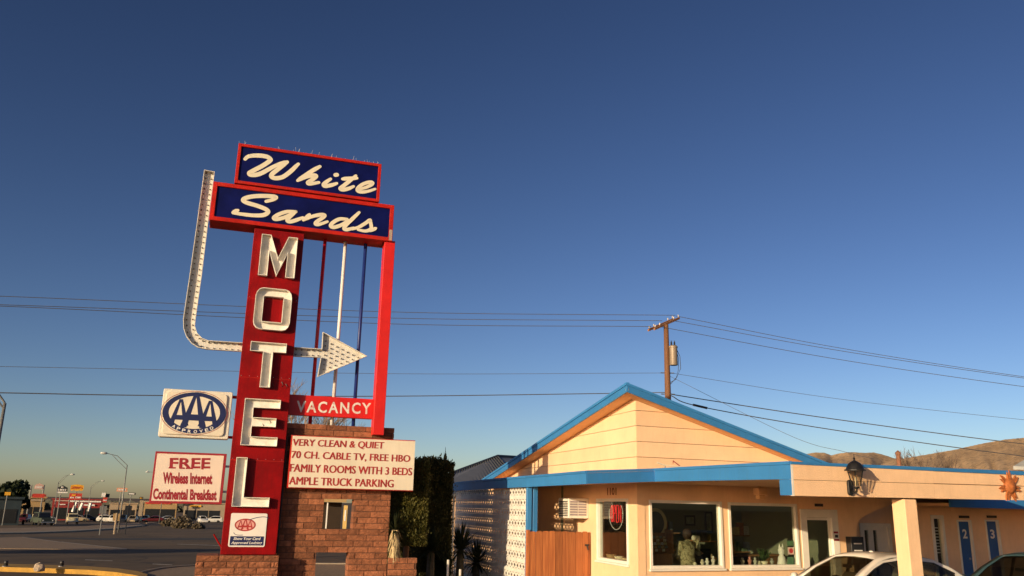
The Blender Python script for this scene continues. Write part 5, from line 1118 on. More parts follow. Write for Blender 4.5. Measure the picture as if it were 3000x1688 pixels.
def wire(label, pts, r=.013):
    """pts: (x, y, dist) photo points; extended past the frame, gently sagging between"""
    P_ = [atd(*p) for p in pts]; Q = []
    for i in range(len(P_) - 1):
        a, b = P_[i], P_[i + 1]; n_ = 24
        p0 = P_[i - 1] if i > 0 else a * 2 - b; p3 = P_[i + 2] if i + 2 < len(P_) else b * 2 - a
        for k in range(n_):
            t = k / n_; Q.append(.5 * ((2 * a) + (b - p0) * t + (2 * p0 - 5 * a + 4 * b - p3) * t * t + (3 * a - p0 - 3 * b + p3) * t ** 3))
    Q.append(P_[-1]); o = MB().tube(Q, r, 5).build('overhead_wire', M_wire, loc=Q[0]); tag(o, label, 'wire', 'overhead wires'); return o
wire('uppermost overhead wire left of the utility pole', [(-500, 858, 36), (0, 868, 36), (1142, 914, 36), (1978, 924, 38)])
wire('second overhead wire left of the utility pole', [(-500, 884, 35), (0, 893, 35), (1142, 932, 36), (1940, 940, 37)])
wire('third overhead wire from the top left of the pole', [(-500, 890, 34), (0, 897, 34), (1142, 949, 35), (1908, 957, 36.5)])
wire('faint middle overhead wire left of the pole', [(-500, 1068, 36), (0, 1074, 36), (1142, 1095, 36), (1950, 1093, 37)], .009)
wire('lowest dark overhead wire passing behind the sign', [(-500, 1143, 34), (0, 1151, 34), (470, 1159, 34), (1142, 1161, 35), (1771, 1153, 37), (1950, 1150, 37)], .019)
wire('uppermost overhead wire right of the utility pole', [(1980, 926, 38), (2450, 1018, 42), (3000, 1104, 47), (3500, 1165, 53)])
wire('second overhead wire right of the utility pole', [(1962, 938, 37.5), (2450, 1026, 41), (3000, 1108, 46), (3500, 1168, 52)])
wire('third overhead wire from the top right of the pole', [(1925, 956, 36.7), (2450, 1052, 41), (3000, 1133, 46), (3500, 1190, 52)])
wire('faint middle overhead wire right of the pole', [(1960, 1092, 37), (2450, 1168, 41), (3000, 1230, 46), (3500, 1275, 52)], .009)
wire('thick dark cable upper right of the gable', [(1962, 1152, 37), (2013, 1163, 37), (2450, 1229, 41), (3000, 1301, 46), (3500, 1350, 52)], .021)
wire('thick dark cable just above the right roof slope', [(1962, 1158, 37), (2054, 1192, 37.2), (2450, 1261, 41), (3000, 1337, 46), (3500, 1390, 52)], .021)
wire('thin guy wire slanting down to the right from the pole', [(1960, 1104, 37), (1982, 1112, 37), (2316, 1277, 35), (2471, 1323, 34), (2560, 1345, 34)], .008)
sl_ = atd(2030, 1186, 37.1); sl2 = atd(2072, 1196, 37.2); o = MB().tube([sl_, sl2], .05, 8).build('cable_splice', M_dark, loc=sl_); tag(o, 'black splice case on the lower cable above the roof', 'splice case')

# ================================================================== HILLS
def hillmat():
    m = mat('dry_hill', (.46, .31, .165), .95, .25, .004, dirt=.5, dc=(.30, .20, .11)); N = m.node_tree.nodes
    for n in N:
        if n.type == 'TEX_NOISE' and n.inputs['Scale'].default_value > 1: n.inputs['Scale'].default_value = .02
    Lk = m.node_tree.links.new; b = N['Principled BSDF']; src = b.inputs['Base Color'].links[0].from_socket; g = N.new('ShaderNodeNewGeometry'); v = N.new('ShaderNodeTexNoise'); v.inputs['Scale'].default_value = .045; v.inputs['Detail'].default_value = 8; v.inputs['Roughness'].default_value = .8; Lk(g.outputs['Position'], v.inputs['Vector'])
    r = N.new('ShaderNodeMapRange'); r.inputs[1].default_value = .48; r.inputs[2].default_value = .62; r.inputs[3].default_value = 1.08; r.inputs[4].default_value = .74; Lk(v.outputs[0], r.inputs[0])
    mu = N.new('ShaderNodeMix'); mu.data_type = 'RGBA'; mu.blend_type = 'MULTIPLY'; mu.inputs[0].default_value = 1; Lk(src, mu.inputs[6]); Lk(r.outputs[0], mu.inputs[7]); Lk(mu.outputs[2], b.inputs['Base Color'])
    return m
def ridge(name, prof, D, depth, seed):
    rnd = random.Random(seed); pts = []
    for i in range(len(prof) - 1):
        (x0, y0), (x1, y1) = prof[i], prof[i + 1]; n_ = max(2, int(abs(x1 - x0) / 6))
        for k in range(n_): pts.append((x0 + (x1 - x0) * k / n_, y0 + (y1 - y0) * k / n_))
    pts.append(prof[-1]); m = MB(); nr = 26; R_ = []
    top = [atd(x, y + rnd.uniform(-.6, .6), D) for x, y in pts]; cols = len(top)
    for i, p in enumerate(top):
        dr = Vector((p.x, p.y, 0)).normalized(); h = p.z + 20
        for j in range(nr):
            f = j / (nr - 1); g = noise.fractal(Vector((i * .085 + seed * 9, j * .05, seed)), .9, 2.1, 5) * 1.4 + noise.noise(Vector((i * .3, j * .12, seed + 4))) * .35
            q = p - dr * (depth * f) + Vector((0, 0, 0)); q.z = p.z - h * (f ** .85) + (h * .07 * g * math.sin(math.pi * min(1, f * 1.3)) if 0 < f < 1 else 0) + (rnd.uniform(-1, 1) * h * .012 if 0 < f < 1 else 0)
            m.v.append(q)
    for i in range(cols - 1):
        for j in range(nr - 1): a = i * nr + j; m.f.append((a, a + 1, a + nr + 1, a + nr))
    return struct(m.build(name, hillmat(), smooth=True, norm=True))
ridge('far_hills', [(1700, 1420), (2000, 1400), (2200, 1360), (2330, 1335), (2390, 1326), (2415, 1326), (2435, 1334), (2470, 1327), (2492, 1325), (2530, 1327), (2560, 1326), (2590, 1333), (2630, 1346), (2700, 1352), (3000, 1370), (3300, 1400)], 5200, 2600, 1)
ridge('near_hills', [(2440, 1420), (2540, 1380), (2600, 1353), (2640, 1344), (2720, 1331), (2800, 1317), (2880, 1299), (2950, 1287), (3000, 1283), (3100, 1270), (3300, 1265), (3500, 1280)], 3800, 2200, 2)

# ================================================================== VEGETATION
M_hedge = leafmat('cypress_hedge', (.050, .050, .014), (.11, .095, .028)); M_core = mat('hedge_core', (.012, .014, .006), .95)
HG = PL(atd(1322, 1500, 23.0), YR, 1)
hu = lambda x, y, o=0: HG.uz(x, y, o)
hL = hu(1232, 1460)[0]; hz = hu(1290, 1357)[1]
hd = thing('cypress_hedge', 'tall clipped dark cypress hedge behind the block pier', 'hedge', HG.pt(hL / 2, 0, 0))
HDp = 4.2  # hedge carried back out of sight to shade the screen wall
hd_back = 0
MB().box(HG, hL + .12, -.12, -.1, hz - .12, -HDp, -.1).build('core', M_core, hd)
def leaves(m, n, fn, s0, s1, droop=.3, rnd=random):
    for _ in range(n):
        p, nn_ = fn(); a = Vector((rnd.uniform(-1, 1), rnd.uniform(-1, 1), rnd.uniform(-1, 1))); t = (nn_ * .6 + Vector((0, 0, .9)) + a * .6).normalized(); s = t.cross(a + nn_ * .01).normalized(); L_ = rnd.uniform(s0, s1); w_ = L_ * .28
        m.face(p, p + t * L_ * .5 + s * w_, p + t * L_, p + t * L_ * .5 - s * w_)
def hedge_fn():
    r_ = random.random(); k_ = random.gauss(0, .045)
    uu = random.uniform(hL, 0); zz_ = random.uniform(0, hz); oo = random.uniform(-HDp, 0); bulge = .05 * math.sin(uu * 5 + zz_ * 2.3) + .04 * math.sin(zz_ * 6.1 + oo * 4)
    if r_ < .45: return HG.pt(uu, zz_, k_ + bulge), HG.n
    if r_ < .68: return HG.pt(hL - k_ - bulge, zz_, oo), -HG.d
    if r_ < .78: return HG.pt(k_, zz_, oo), HG.d
    e_ = min(-uu, uu - hL); return HG.pt(uu, hz + k_ + bulge - max(0, .18 - e_) * .7, oo), Vector((0, 0, 1))
m_ = MB(); leaves(m_, 75000, hedge_fn, .035, .085); m_.build('foliage', M_hedge, hd, norm=False)
m_ = MB(); 
for x, y, h_ in ((1242, 1350, .16), (1303, 1352, .38), (1300, 1352, .22), (1306, 1352, .22)):
    u, z = hu(x, y, -.3); c_ = HG.pt(u, hz - .05, -.3)
    for k in range(60): a_ = random.random() * 6.28; t_ = random.random(); q_ = c_ + Vector((0, 0, h_ * t_ + .05)); m_.face(q_, q_ + Vector((math.cos(a_) * .05 * (1 - t_) + .01, math.sin(a_) * .05 * (1 - t_), .05)), q_ + Vector((0, 0, .1)))
m_.build('top_shoots', M_hedge, hd, norm=False)
# second, lower clipped block nearer the camera with the lit flank
HG2 = SP.off(-.55).off(0, SP.off(-.55).uz(1252, 1450)[0]); h2L = HG2.uz(1168, 1560)[0]; h2z = HG2.uz(1240, 1357)[1] - .6
hd2 = thing('clipped_cypress', 'clipped green cypress column lit by the sun beside the pier', 'shrub', HG2.pt(h2L / 2, 0, 0))
MB().box(HG2, h2L + .1, -.1, HG2.uz(1200, 1600)[1] + .1, h2z + .5, -1.0, -.1).build('core', M_core, hd2)
MB().tube([HG2.pt(h2L / 2, -.1, -.6), HG2.pt(h2L / 2, 1.4, -.6)], .07, 8).build('stem', M_pole, hd2)
zb2 = HG2.uz(1200, 1602)[1]
def h2fn():
    r_ = random.random(); k_ = random.gauss(0, .04); uu = random.uniform(h2L, 0); zz_ = random.uniform(zb2, h2z + .6); oo = random.uniform(-1.1, 0); bl = .05 * math.sin(zz_ * 7 + uu * 6)
    if r_ < .5: return HG2.pt(uu, zz_, k_ + bl), HG2.n
    if r_ < .75: return HG2.pt(h2L - k_ - bl, zz_, oo), -HG2.d
    if r_ < .87: return HG2.pt(k_, zz_, oo), HG2.d
    return HG2.pt(uu, h2z + .6 + k_, oo), Vector((0, 0, 1))
m_ = MB(); leaves(m_, 32000, h2fn, .03, .075); m_.build('foliage', leafmat('cypress_green', (.065, .068, .015), (.14, .125, .03)), hd2, norm=False)
# yuccas
def yucca(P_, label, R_, n, h, dead=0, matl=None, group='spiky yuccas', dry=False):
    t = thing('yucca_plant', label, 'yucca', P_, group); m = MB(); c_ = Vector(P_) + Vector((0, 0, h))
    for i in range(n):
        a_ = random.random() * 6.28; e_ = random.uniform(-.5, 1.45); d_ = Vector((math.cos(a_) * math.cos(e_), math.sin(a_) * math.cos(e_), math.sin(e_))); L_ = R_ * random.uniform(.7, 1.05); s_ = d_.cross(Vector((0, 0, 1))).normalized() * .018; mid = c_ + d_ * L_ * .55; tip = c_ + d_ * L_ - Vector((0, 0, .12 * L_ * (1.2 - e_)))
        m.face(c_ - s_, mid - s_ * .9, tip, mid + s_ * .9, c_ + s_)
    m.build('leaves', matl or leafmat('yucca_leaf', (.020, .028, .010), (.045, .05, .02)), t, norm=False)
    m = MB().tube([Vector(P_) - Vector((0, 0, .1)), c_], [.12, .09], 8)
    for i in range(dead):
        a_ = random.random() * 6.28; z_ = random.uniform(.1, h); b_ = Vector(P_) + Vector((math.cos(a_) * .1, math.sin(a_) * .1, z_)); s_ = Vector((-math.sin(a_), math.cos(a_), 0)) * .02; e_ = b_ + Vector((math.cos(a_) * .09, math.sin(a_) * .09, -random.uniform(.12, .3))); m.face(b_ - s_, b_ + s_, e_)
    m.build('trunk', mat('dry_yucca_trunk', (.46, .36, .20), .9, .35, 20, bump=.5) if dead else mat('shaded_yucca_trunk', (.09, .07, .045), .9, .35, 20), t, norm=False)  # yuccas in shade get a darkened trunk colour, shade put into the paint
y1 = PL(SP.pt(0, 0, -.75), SP.yaw)
p = SP.pt(U1p + .16, rz, -.33); yucca(p, 'yucca with pale dry trunk at the right edge of the pier', .50, 90, .62, 120)
p = atd(1262, 1640, 22.3); yucca(Vector((p.x, p.y, 0)), 'dark round yucca in front of the hedge', .75, 170, 1.05)
p = atd(1348, 1640, 23.8); yucca(Vector((p.x, p.y, 0)), 'dark yucca in front of the screen wall', .85, 220, 1.0)
p = atd(1308, 1680, 22.7); yucca(Vector((p.x, p.y, 0)), 'low yucca at the foot of the hedge', .6, 150, .55)
p = atd(1395, 1660, 25.0); yucca(Vector((p.x, p.y, 0)), 'low dark yucca at the foot of the screen wall', .8, 200, .6)
for i, (x, D_) in enumerate(((1326, 23.4), (1316, 21.6), (1352, 21.6))):
    p = atd(x, 1560, D_); zt2 = (atd(1326, 1450, D_).z, atd(1316, 1640, D_).z, atd(1352, 1668, D_).z)[i]
    o = MB().bx(Vector((p.x, p.y, -.1)), .045, .045, zt2 + .1, YR).build('white_post', M_trim, loc=Vector((p.x, p.y, 0)), bevel=.005); tag(o, ['tall thin white post between the hedge and the screen wall', 'short white post at the foot of the hedge', 'short white post in front of the screen wall'][i], 'post', 'white garden posts')
# bare trees
def bare_tree(name, label, P_, H, spread, seed, matl, depth=5, r0=.16, upright=.5):
    rnd = random.Random(seed); t = thing(name, label, 'tree', P_); tr_ = MB(); tw = MB()
    def grow(p, d, L_, r, lv):
        n_ = 3; pts = [p]; q = p.copy(); dd = d.copy()
        for k in range(n_):
            dd = (dd + Vector((rnd.uniform(-.22, .22), rnd.uniform(-.22, .22), rnd.uniform(-.05, .18)))).normalized(); q = q + dd * (L_ / n_); pts.append(q.copy())
        (tr_ if lv < 2 else tw).tube(pts, [r * (1 - .13 * k) for k in range(n_ + 1)], 5 if lv < 2 else 3)
        if lv >= depth: return
        for k in range(rnd.choice((3, 3, 4)) if lv < 3 else rnd.choice((3, 4, 5))):
            b = pts[rnd.choice((2, 3, 3))] if lv else pts[-1]; a = rnd.random() * 6.28
            nd = (dd * upright + Vector((math.cos(a), math.sin(a), rnd.uniform(-.1, .7))) * spread).normalized(); grow(b, nd, L_ * rnd.uniform(.58, .78), r * .56, lv + 1)
    grow(Vector(P_) - Vector((0, 0, .2)), Vector((0, 0, 1)), H * .34, r0, 0)
    tr_.build('trunk', matl, t, norm=False); tw.build('crown', matl, t, norm=False); return t
M_twig = mat('pale_bare_twigs', (.26, .18, .11), .9, .2, 5); M_twig2 = mat('grey_bare_twigs', (.17, .12, .085), .9, .2, 5)
p = atd(915, 1300, 44); bare_tree('bare_tree', 'leafless tan tree behind the vacancy sign', Vector((p.x, p.y, gz(p.x, p.y))), 8.4, .55, 4, M_twig, 6, .24, .75)
p = atd(2690, 1400, 48); bare_tree('bare_tree', 'leafless tree with thin upright twigs beyond the carport roof', Vector((p.x, p.y, 0)), 6.3, .5, 9, M_twig2, 5, .12, 1.0)
# flue pipe on the carport roof, roof corner at the far right
p = atd(2633, 1350, 24); o = MB().lathe([(.055, 2.6), (.055, atd(2633, 1332, 24).z), (.07, atd(2633, 1332, 24).z), (.07, atd(2633, 1326, 24).z), (0, atd(2633, 1319, 24).z)], Vector((p.x, p.y, 0)), 10).build('flue_pipe', mat('rusty_flue', (.24, .11, .06), .7, .3, 8), loc=Vector((p.x, p.y, 0))); tag(o, 'brown flue pipe rising above the carport roof', 'flue pipe')
ra, rb, rc_ = atd(2968, 1366, 30), atd(3040, 1325, 31), atd(3200, 1330, 34)
rr_ = thing('neighbour_roof', 'grey sloping roof corner at the far right above the carport', 'building', Vector((ra.x, ra.y, 0)))
e_ = Vector((0, 0, -.1)); rd_ = atd(3200, 1372, 30)
MB().prism3([ra, rd_, rc_, rb], [p + e_ for p in (ra, rd_, rc_, rb)]).build('roof_slope', mat('pale_grey_roof', (.34, .35, .34), .6, .15, 1.5), rr_)
MB().hprism([ra + Vector((.4, .4, 0)), rd_ + Vector((0, .4, 0)), rc_, rb + Vector((.3, 0, 0))], -.2, ra.z - .12).build('wall', M_peach, rr_)

# ================================================================== THE STREET BEYOND
def fx(x, D): p = atd(x, 1500, D); return Vector((p.x, p.y, gz(p.x, p.y)))
def zy(x, y, D): return atd(x, y, D).z
def fpl(x, D):          # plane square to the line of sight at photo column x, distance D
    p = fx(x, D); return PL(p, math.degrees(math.atan2(p.x, p.y)) + 90, 1)
M_gal = mat('lamp_post_grey', (.22, .22, .21), .5, .1, 3, metal=.4)
def lamp(label, x0, y0, xt, yt, xh, yh, D, r=.09):
    t = thing('street_lamp', label, 'street lamp', fx(x0, D), 'street lamps'); b = fx(x0, D); tp = Vector((b.x, b.y, zy(xt, yt, D))); h = atd(xh, yh, D)
    MB().tube([b, (b + tp) / 2, tp], [r, r * .8, r * .55], 8).build('pole', M_gal, t, smooth=True)
    d = h - tp; lo_ = tp - Vector((0, 0, d.length * .18)); MB().tube([tp, tp + d * .5 + Vector((0, 0, .35)), h], r * .4, 6).tube([lo_, lo_ + d * .45 + Vector((0, 0, .35)), tp + d * .75 + Vector((0, 0, .18))], r * .3, 5).build('arm', M_gal, t)
    dn = d.copy(); dn.z = 0; dn.normalize(); MB().lathe([(0, -.35), (.1, -.3), (.14, 0), (.1, .3), (0, .35)], h + dn * .25, 8, axis=dn).build('lamp_head', mat('lamp_head', (.55, .55, .52), .35), t, smooth=True)
lamp('tall street lamp cut by the left edge of the photo', -42, 1560, 26, 1182, -70, 1120, 42, .12)
lamp('street lamp with long arm left of the white notice panel', 354, 1549, 378, 1363, 312, 1328, 100)
lamp('distant street lamp behind the black and white sign', 158, 1510, 166, 1412, 208, 1390, 165)
lamp('distant street lamp right of the yellow sign', 256, 1506, 263, 1426, 298, 1409, 210)
lamp('faint street lamp just left of the white notice panel', 470, 1506, 474, 1395, 436, 1383, 180)
def panel(t, pl, x0, x1, y0, y1, D, m_, nm='panel', o0=-.3, o1=0, poly=None):
    a, b = pl.uz(x0, y1), pl.uz(x1, y0)
    if poly: return MB().prism(pl, [(a[0] + (b[0] - a[0]) * p, a[1] + (b[1] - a[1]) * q) for p, q in poly], o0, o1).build(nm, m_, t)
    return MB().box(pl, a[0], b[0], a[1], b[1], o0, o1).build(nm, m_, t)
def words(t, pl, body, x0, x1, y0, y1, m_, o=.05, b=.02):
    m = MB(); text_on(m, pl, body, (pl.uz(x0, y1), pl.uz(x1, y1), pl.uz(x0, y0)), o, bold=b); return m.build('lettering', m_, t, norm=False)
def bars(t, pl, x0, x1, y0, y1, m_, n=6, o=.06):
    m = MB(); a, b = pl.uz(x0, y1), pl.uz(x1, y0); w_ = (b[0] - a[0]) / n
    for i in range(n): m.face(*[pl.pt(u, z, o) for u, z in ((a[0] + w_ * i, a[1]), (a[0] + w_ * (i + random.uniform(.55, .85)), a[1]), (a[0] + w_ * (i + random.uniform(.5, .8)), b[1]), (a[0] + w_ * i, b[1]))])
    return m.build('lettering', m_, t, norm=False)
def post(t, pl, x, y0, D, r=.15, o=-.15): 
    u, z = pl.uz(x, y0); return MB().tube([pl.pt(u, gz(*pl.pt(u, 0, o)[:2]) - .1, o), pl.pt(u, z, o)], r * .6, 8).build('post', M_gal, t)
M_pink = mat('faded_pink_sign', (.55, .36, .30), .6, .1, 1); M_srd = mat('street_sign_red', (.50, .05, .03), .5, .1, 1); M_syl = mat('street_sign_yellow', (.75, .38, .03), .5, .08, 1); M_sbk = mat('street_sign_black', (.03, .035, .035), .5, .1); M_tan = mat('tan_stucco', (.36, .24, .11), .8, .12, .5); M_teal = mat('dark_teal_wall', (.02, .035, .045), .7, .2, .5); M_srd2 = mat('red_roof', (.25, .03, .026), .6, .15, .6); M_cream2 = mat('cream_building', (.34, .265, .18), .8, .1, .5); M_dwin = mat('far_window', (.02, .022, .025), .15)
D = 190; pl = fpl(115, D); t = thing('pylon_sign', 'two-post pylon sign with arched pink panel on the left', 'sign', fx(115, D), 'signs along the street')
post(t, pl, 93, 1421, D, .22); post(t, pl, 130, 1421, D, .22)
panel(t, pl, 100, 129, 1417, 1433, D, M_pink, 'panel', poly=[(0, 0), (1, 0), (1, .65), (.8, .9), (.5, 1), (.2, .9), (0, .65)]); panel(t, pl, 95, 131, 1447, 1458, D, M_srd, 'lower_panel'); bars(t, pl, 104, 125, 1425, 1430, M_whitep)
D = 170; pl = fpl(182, D); t = thing('pylon_sign', 'black and white sign shaped like a house gable on one post', 'sign', fx(182, D), 'signs along the street')
post(t, pl, 178, 1443, D, .16); panel(t, pl, 166, 200, 1422, 1440, D, M_sbk, poly=[(0, 0), (1, 0), (1, .6), (.5, 1), (0, .6)]); panel(t, pl, 168, 198, 1441, 1444.5, D, M_whitep, 'lower_panel'); bars(t, pl, 169, 196, 1433, 1438, M_whitep, 5); bars(t, pl, 179, 187, 1425, 1430, M_whitep, 2)
D = 230; pl = fpl(224, D); t = thing('pylon_sign', 'bright yellow restaurant sign above the red one', 'sign', fx(224, D), 'signs along the street')
post(t, pl, 224, 1440, D, .2); panel(t, pl, 205, 246, 1420, 1438, D, M_syl, poly=[(0, .15), (.12, 0), (.25, .1), (.5, 0), (.75, .1), (.88, 0), (1, .15), (1, .85), (.75, .95), (.5, 1), (.25, .95), (0, .85)]); words(t, pl, 'DENNY\'S', 209, 241, 1425, 1433, M_srd)
D = 200; pl = fpl(220, D); t = thing('pylon_sign', 'square red sign with white lettering below the yellow one', 'sign', fx(220, D), 'signs along the street')
post(t, pl, 206, 1446, D, .16); post(t, pl, 236, 1446, D, .16); panel(t, pl, 201, 241, 1446, 1464, D, M_srd); bars(t, pl, 205, 218, 1456, 1460, M_whitep, 3); bars(t, pl, 221, 237, 1455, 1460, M_whitep, 4); panel(t, pl, 210, 222, 1449, 1453, D, M_syl, 'emblem', .01, .06)
D = 175; pl = fpl(305, D); t = thing('pylon_sign', 'stacked red and white shop sign on a dark tower', 'sign', fx(305, D), 'signs along the street')
panel(t, pl, 300, 312, 1440, 1520, D, M_sbk, 'tower', -1, -.31); panel(t, pl, 297, 310, 1444, 1455, D, M_whitep); panel(t, pl, 300, 315, 1458, 1472, D, M_srd); panel(t, pl, 308, 322, 1447, 1458, D, M_teal, 'side_panel', -.5, -.32); bars(t, pl, 302, 313, 1464, 1468, M_whitep, 3)
D = 260; pl = fpl(357, D); t = thing('pylon_sign', 'faded orange sign on one post behind the lamp', 'sign', fx(357, D), 'signs along the street'); post(t, pl, 355, 1437, D, .22); panel(t, pl, 341, 374, 1430, 1440, D, mat('faded_orange', (.6, .28, .16), .6)); bars(t, pl, 345, 370, 1433, 1437, M_whitep, 6)
D = 260; pl = fpl(386, D); t = thing('pylon_sign', 'wide dark sign with pale strip on one post', 'sign', fx(386, D), 'signs along the street'); post(t, pl, 384, 1450, D, .2); panel(t, pl, 375, 398, 1444, 1450, D, M_sbk); panel(t, pl, 377, 394, 1445.5, 1448.5, D, M_whitep, 'strip', .01, .06)
D = 240; pl = fpl(414, D); t = thing('pylon_sign', 'small dark sign on a cream pillar left of the notice panel', 'sign', fx(414, D), 'signs along the street'); panel(t, pl, 404, 421, 1466, 1512, D, M_cream2, 'pillar', -1, -.31); panel(t, pl, 408, 420, 1456, 1463, D, M_sbk); bars(t, pl, 410, 418, 1458, 1461, M_syl, 3)
def shop(label, x0, x1, y0, D, wall, depth=12, roof=None, rx=None, wins=(), cat='building', name='shop_building', bands=()):
    pl = fpl((x0 + x1) / 2, D); t = thing(name, label, cat, fx((x0 + x1) / 2, D), 'buildings along the street'); a, b = pl.uz(x0, y0), pl.uz(x1, y0); g0 = gz(pl.o.x, pl.o.y) - 1
    MB().box(pl, a[0], b[0], g0, a[1], -depth, 0).build('wall', wall, t)
    MB().box(pl, a[0] - .3, b[0] + .3, a[1] + .01, a[1] + .35, -depth - .3, .4).build('roof', roof or wall, t)
    gb = gz(pl.o.x, pl.o.y); zt3 = gb + (a[1] - gb) * .62; nb = max(2, int((b[0] - a[0]) / 3.2)); wb_ = (b[0] - a[0] - .6) / nb
    for i in range(nb):
        if i % 4 == 3: continue
        u_ = a[0] + .3 + wb_ * i; MB().box(pl, u_ + .12, u_ + wb_ - .12, gb + .3, zt3, .012, .06).build('shop_window', M_dwin, t)
    for (p, q, v0, v1) in wins[:0]:
        c, d = pl.uz(p, v1), pl.uz(q, v0); w_ = MB().frame(pl, c[0], d[0], c[1], d[1], .08, .01, .08).build('window', M_trim, t); MB().box(pl, c[0] + .08, d[0] - .08, c[1] + .08, d[1] - .08, .012, .05).build('pane', M_dwin, w_)
    for (p, q, v0, v1, mm) in bands: c, d = pl.uz(p, v1), pl.uz(q, v0); MB().box(pl, c[0], d[0], c[1], d[1], .01, .3).build('band', mm, t)
    return t
shop('dark teal building at the left edge of the street', -60, 66, 1461, 150, M_teal, 10, wins=((5, 16, 1478, 1490), (25, 40, 1478, 1490)))
shop('tan shop with stepped front under the pink sign', 68, 134, 1459, 215, M_tan, 12, M_tan, bands=((90, 128, 1463, 1468, M_cream2), (92, 136, 1449, 1458, M_srd2)), wins=((70, 80, 1468, 1476), (105, 125, 1472, 1482)))
shop('long red roofed restaurant below the yellow sign', 155, 300, 1464, 245, M_srd2, 14, M_srd2, bands=((205, 296, 1468, 1470.5, M_whitep), (160, 205, 1466, 1468, M_pink), (246, 278, 1478, 1482, M_whitep), (172, 192, 1477, 1479, M_whitep)), wins=((160, 200, 1483, 1492), (248, 262, 1484, 1494), (268, 290, 1484, 1494)))
shop('low cream building behind the lamp post', 322, 402, 1476, 300, M_cream2, 12, wins=((330, 345, 1482, 1490), (360, 375, 1482, 1490)))
shop('low tan building behind the parked pickups', 424, 520, 1471, 290, M_tan, 12, M_cream2, wins=((432, 450, 1480, 1488), (470, 490, 1480, 1488)), bands=((426, 500, 1472, 1476, M_srd),))
shop('pale building partly hidden by the red pylon', 540, 720, 1476, 270, M_cream2, 12, wins=((570, 585, 1486, 1494), (600, 620, 1484, 1492)), bands=((556, 590, 1481, 1485, M_syl),))
# slanted white beams of the restaurant front
D = 236; t = thing('restaurant_porch', 'slanted pale beams in front of the red restaurant', 'porch', fx(235, D))
for (xa, ya, xb, yb) in ((212, 1500, 224, 1472), (233, 1495, 242, 1474), (258, 1498, 266, 1474)): MB().tube([atd(xa, ya, D), atd(xb, yb, D)], .35, 5).build('beam', M_whitep, t)
# far tree line
def clump(name, label, c, rx, ry, rz, n, s, matl, trunk=.0, group=None, cat='tree'):
    t = thing(name, label, cat, c, group); m = MB(); cc = Vector(c) + Vector((0, 0, trunk + rz)); lob = [(Vector((random.uniform(-.5, .5) * rx, random.uniform(-.5, .5) * ry, random.uniform(-.45, .5) * rz)), random.uniform(.45, .7)) for _ in range(9)]
    for _ in range(n):
        l_, k_ = random.choice(lob); d_ = Vector((random.gauss(0, 1), random.gauss(0, 1), random.gauss(0, 1))).normalized() * random.uniform(.6, 1.0); p = cc + l_ + Vector((d_.x * rx * k_, d_.y * ry * k_, d_.z * rz * k_)); a = Vector((random.uniform(-1, 1), random.uniform(-1, 1), random.uniform(-1, 1))).normalized() * s; b = a.cross(Vector((random.uniform(-1, 1), random.uniform(-1, 1), random.uniform(-1, 1)))).normalized() * s * .5
        m.face(p - a * .5, p + b, p + a * .5, p - b)
    m.build('crown', matl, t, norm=False)
    MB().tube([Vector(c) - Vector((0, 0, .3)), cc], [max(.05, rx * .07), max(.03, rx * .04)], 6).build('trunk', M_pole, t); return t
M_ever = leafmat('evergreen_leaf', (.014, .022, .008), (.035, .045, .016)); M_scrub = leafmat('grey_scrub', (.13, .10, .065), (.20, .165, .11))
clump('evergreen_tree', 'dark spiky evergreen tree above the teal building', fx(29, 160), 2.4, 2.4, 2.3, 900, .9, M_ever, 2.2)
p = fx(22, 148); pl = fpl(22, 148); t = thing('pylon_sign', 'small yellow sign in front of the evergreen tree', 'sign', p, 'signs along the street'); post(t, pl, 22, 1447, 148, .12); panel(t, pl, 13, 32, 1442, 1451, 148, M_syl)
m_ = MB(); rnd = random.Random(5)
for i in range(420):
    x = rnd.uniform(-80, 760); p = atd(x, 1500, 620); g = -6.6; h = rnd.uniform(3, 7); w_ = rnd.uniform(4, 9)
    for k in range(5): a = Vector((p.x + rnd.uniform(-w_, w_), p.y + rnd.uniform(-6, 6), g + rnd.uniform(0, h * .6))); m_.face(a, a + Vector((rnd.uniform(2, 4), 0, rnd.uniform(0, 1))), a + Vector((rnd.uniform(1, 3), 0, h * .5)), a + Vector((-1, 0, h * .4)))
o = m_.build('distant_tree_line', leafmat('far_leaf', (.05, .055, .04), (.09, .085, .06)), norm=False); o['kind'] = 'stuff'; o['label'] = 'thin dark line of far trees along the horizon'; o['category'] = 'trees'
for i, (x, D, r, h, lab) in enumerate(((545, 130, 1.5, 1.2, 'grey dry bush on the median under the notice panel'), (528, 134, 1.1, .9, 'small grey bush left of the larger one on the median'), (495, 150, 1.0, .8, 'low dry bush by the parked dark car'), (585, 126, .8, .6, 'low bush nearest the red pylon on the median'))):
    clump('dry_bush', lab, fx(x, D), r, r, h, 700, .35, M_scrub, -h * .45, 'dry bushes on the median', 'bush')
# sign posts on the island
for i, (x, y0, y1, D, lab) in enumerate(((301, 1481, 1551, 88, 'thin signpost on the island left of the lamp'), (343, 1503, 1548, 92, 'pale signpost at the foot of the street lamp'), (375, 1480, 1549, 91, 'dark signpost right of the street lamp'))):
    b = fx(x, D); t = thing('sign_post', lab, 'signpost', b, 'signposts on the island'); zt2 = zy(x, y0, D); MB().tube([b - Vector((0, 0, .2)), Vector((b.x, b.y, zt2))], .05 if i != 1 else .09, 6).build('post', (M_gal, M_cream2, M_dark)[i], t)
    MB().bx(Vector((b.x, b.y, zt2 - .75)), .06, .6, .7, math.degrees(math.atan2(b.x, b.y))).build('plate', (M_gal, M_tan, M_dark)[i], t)
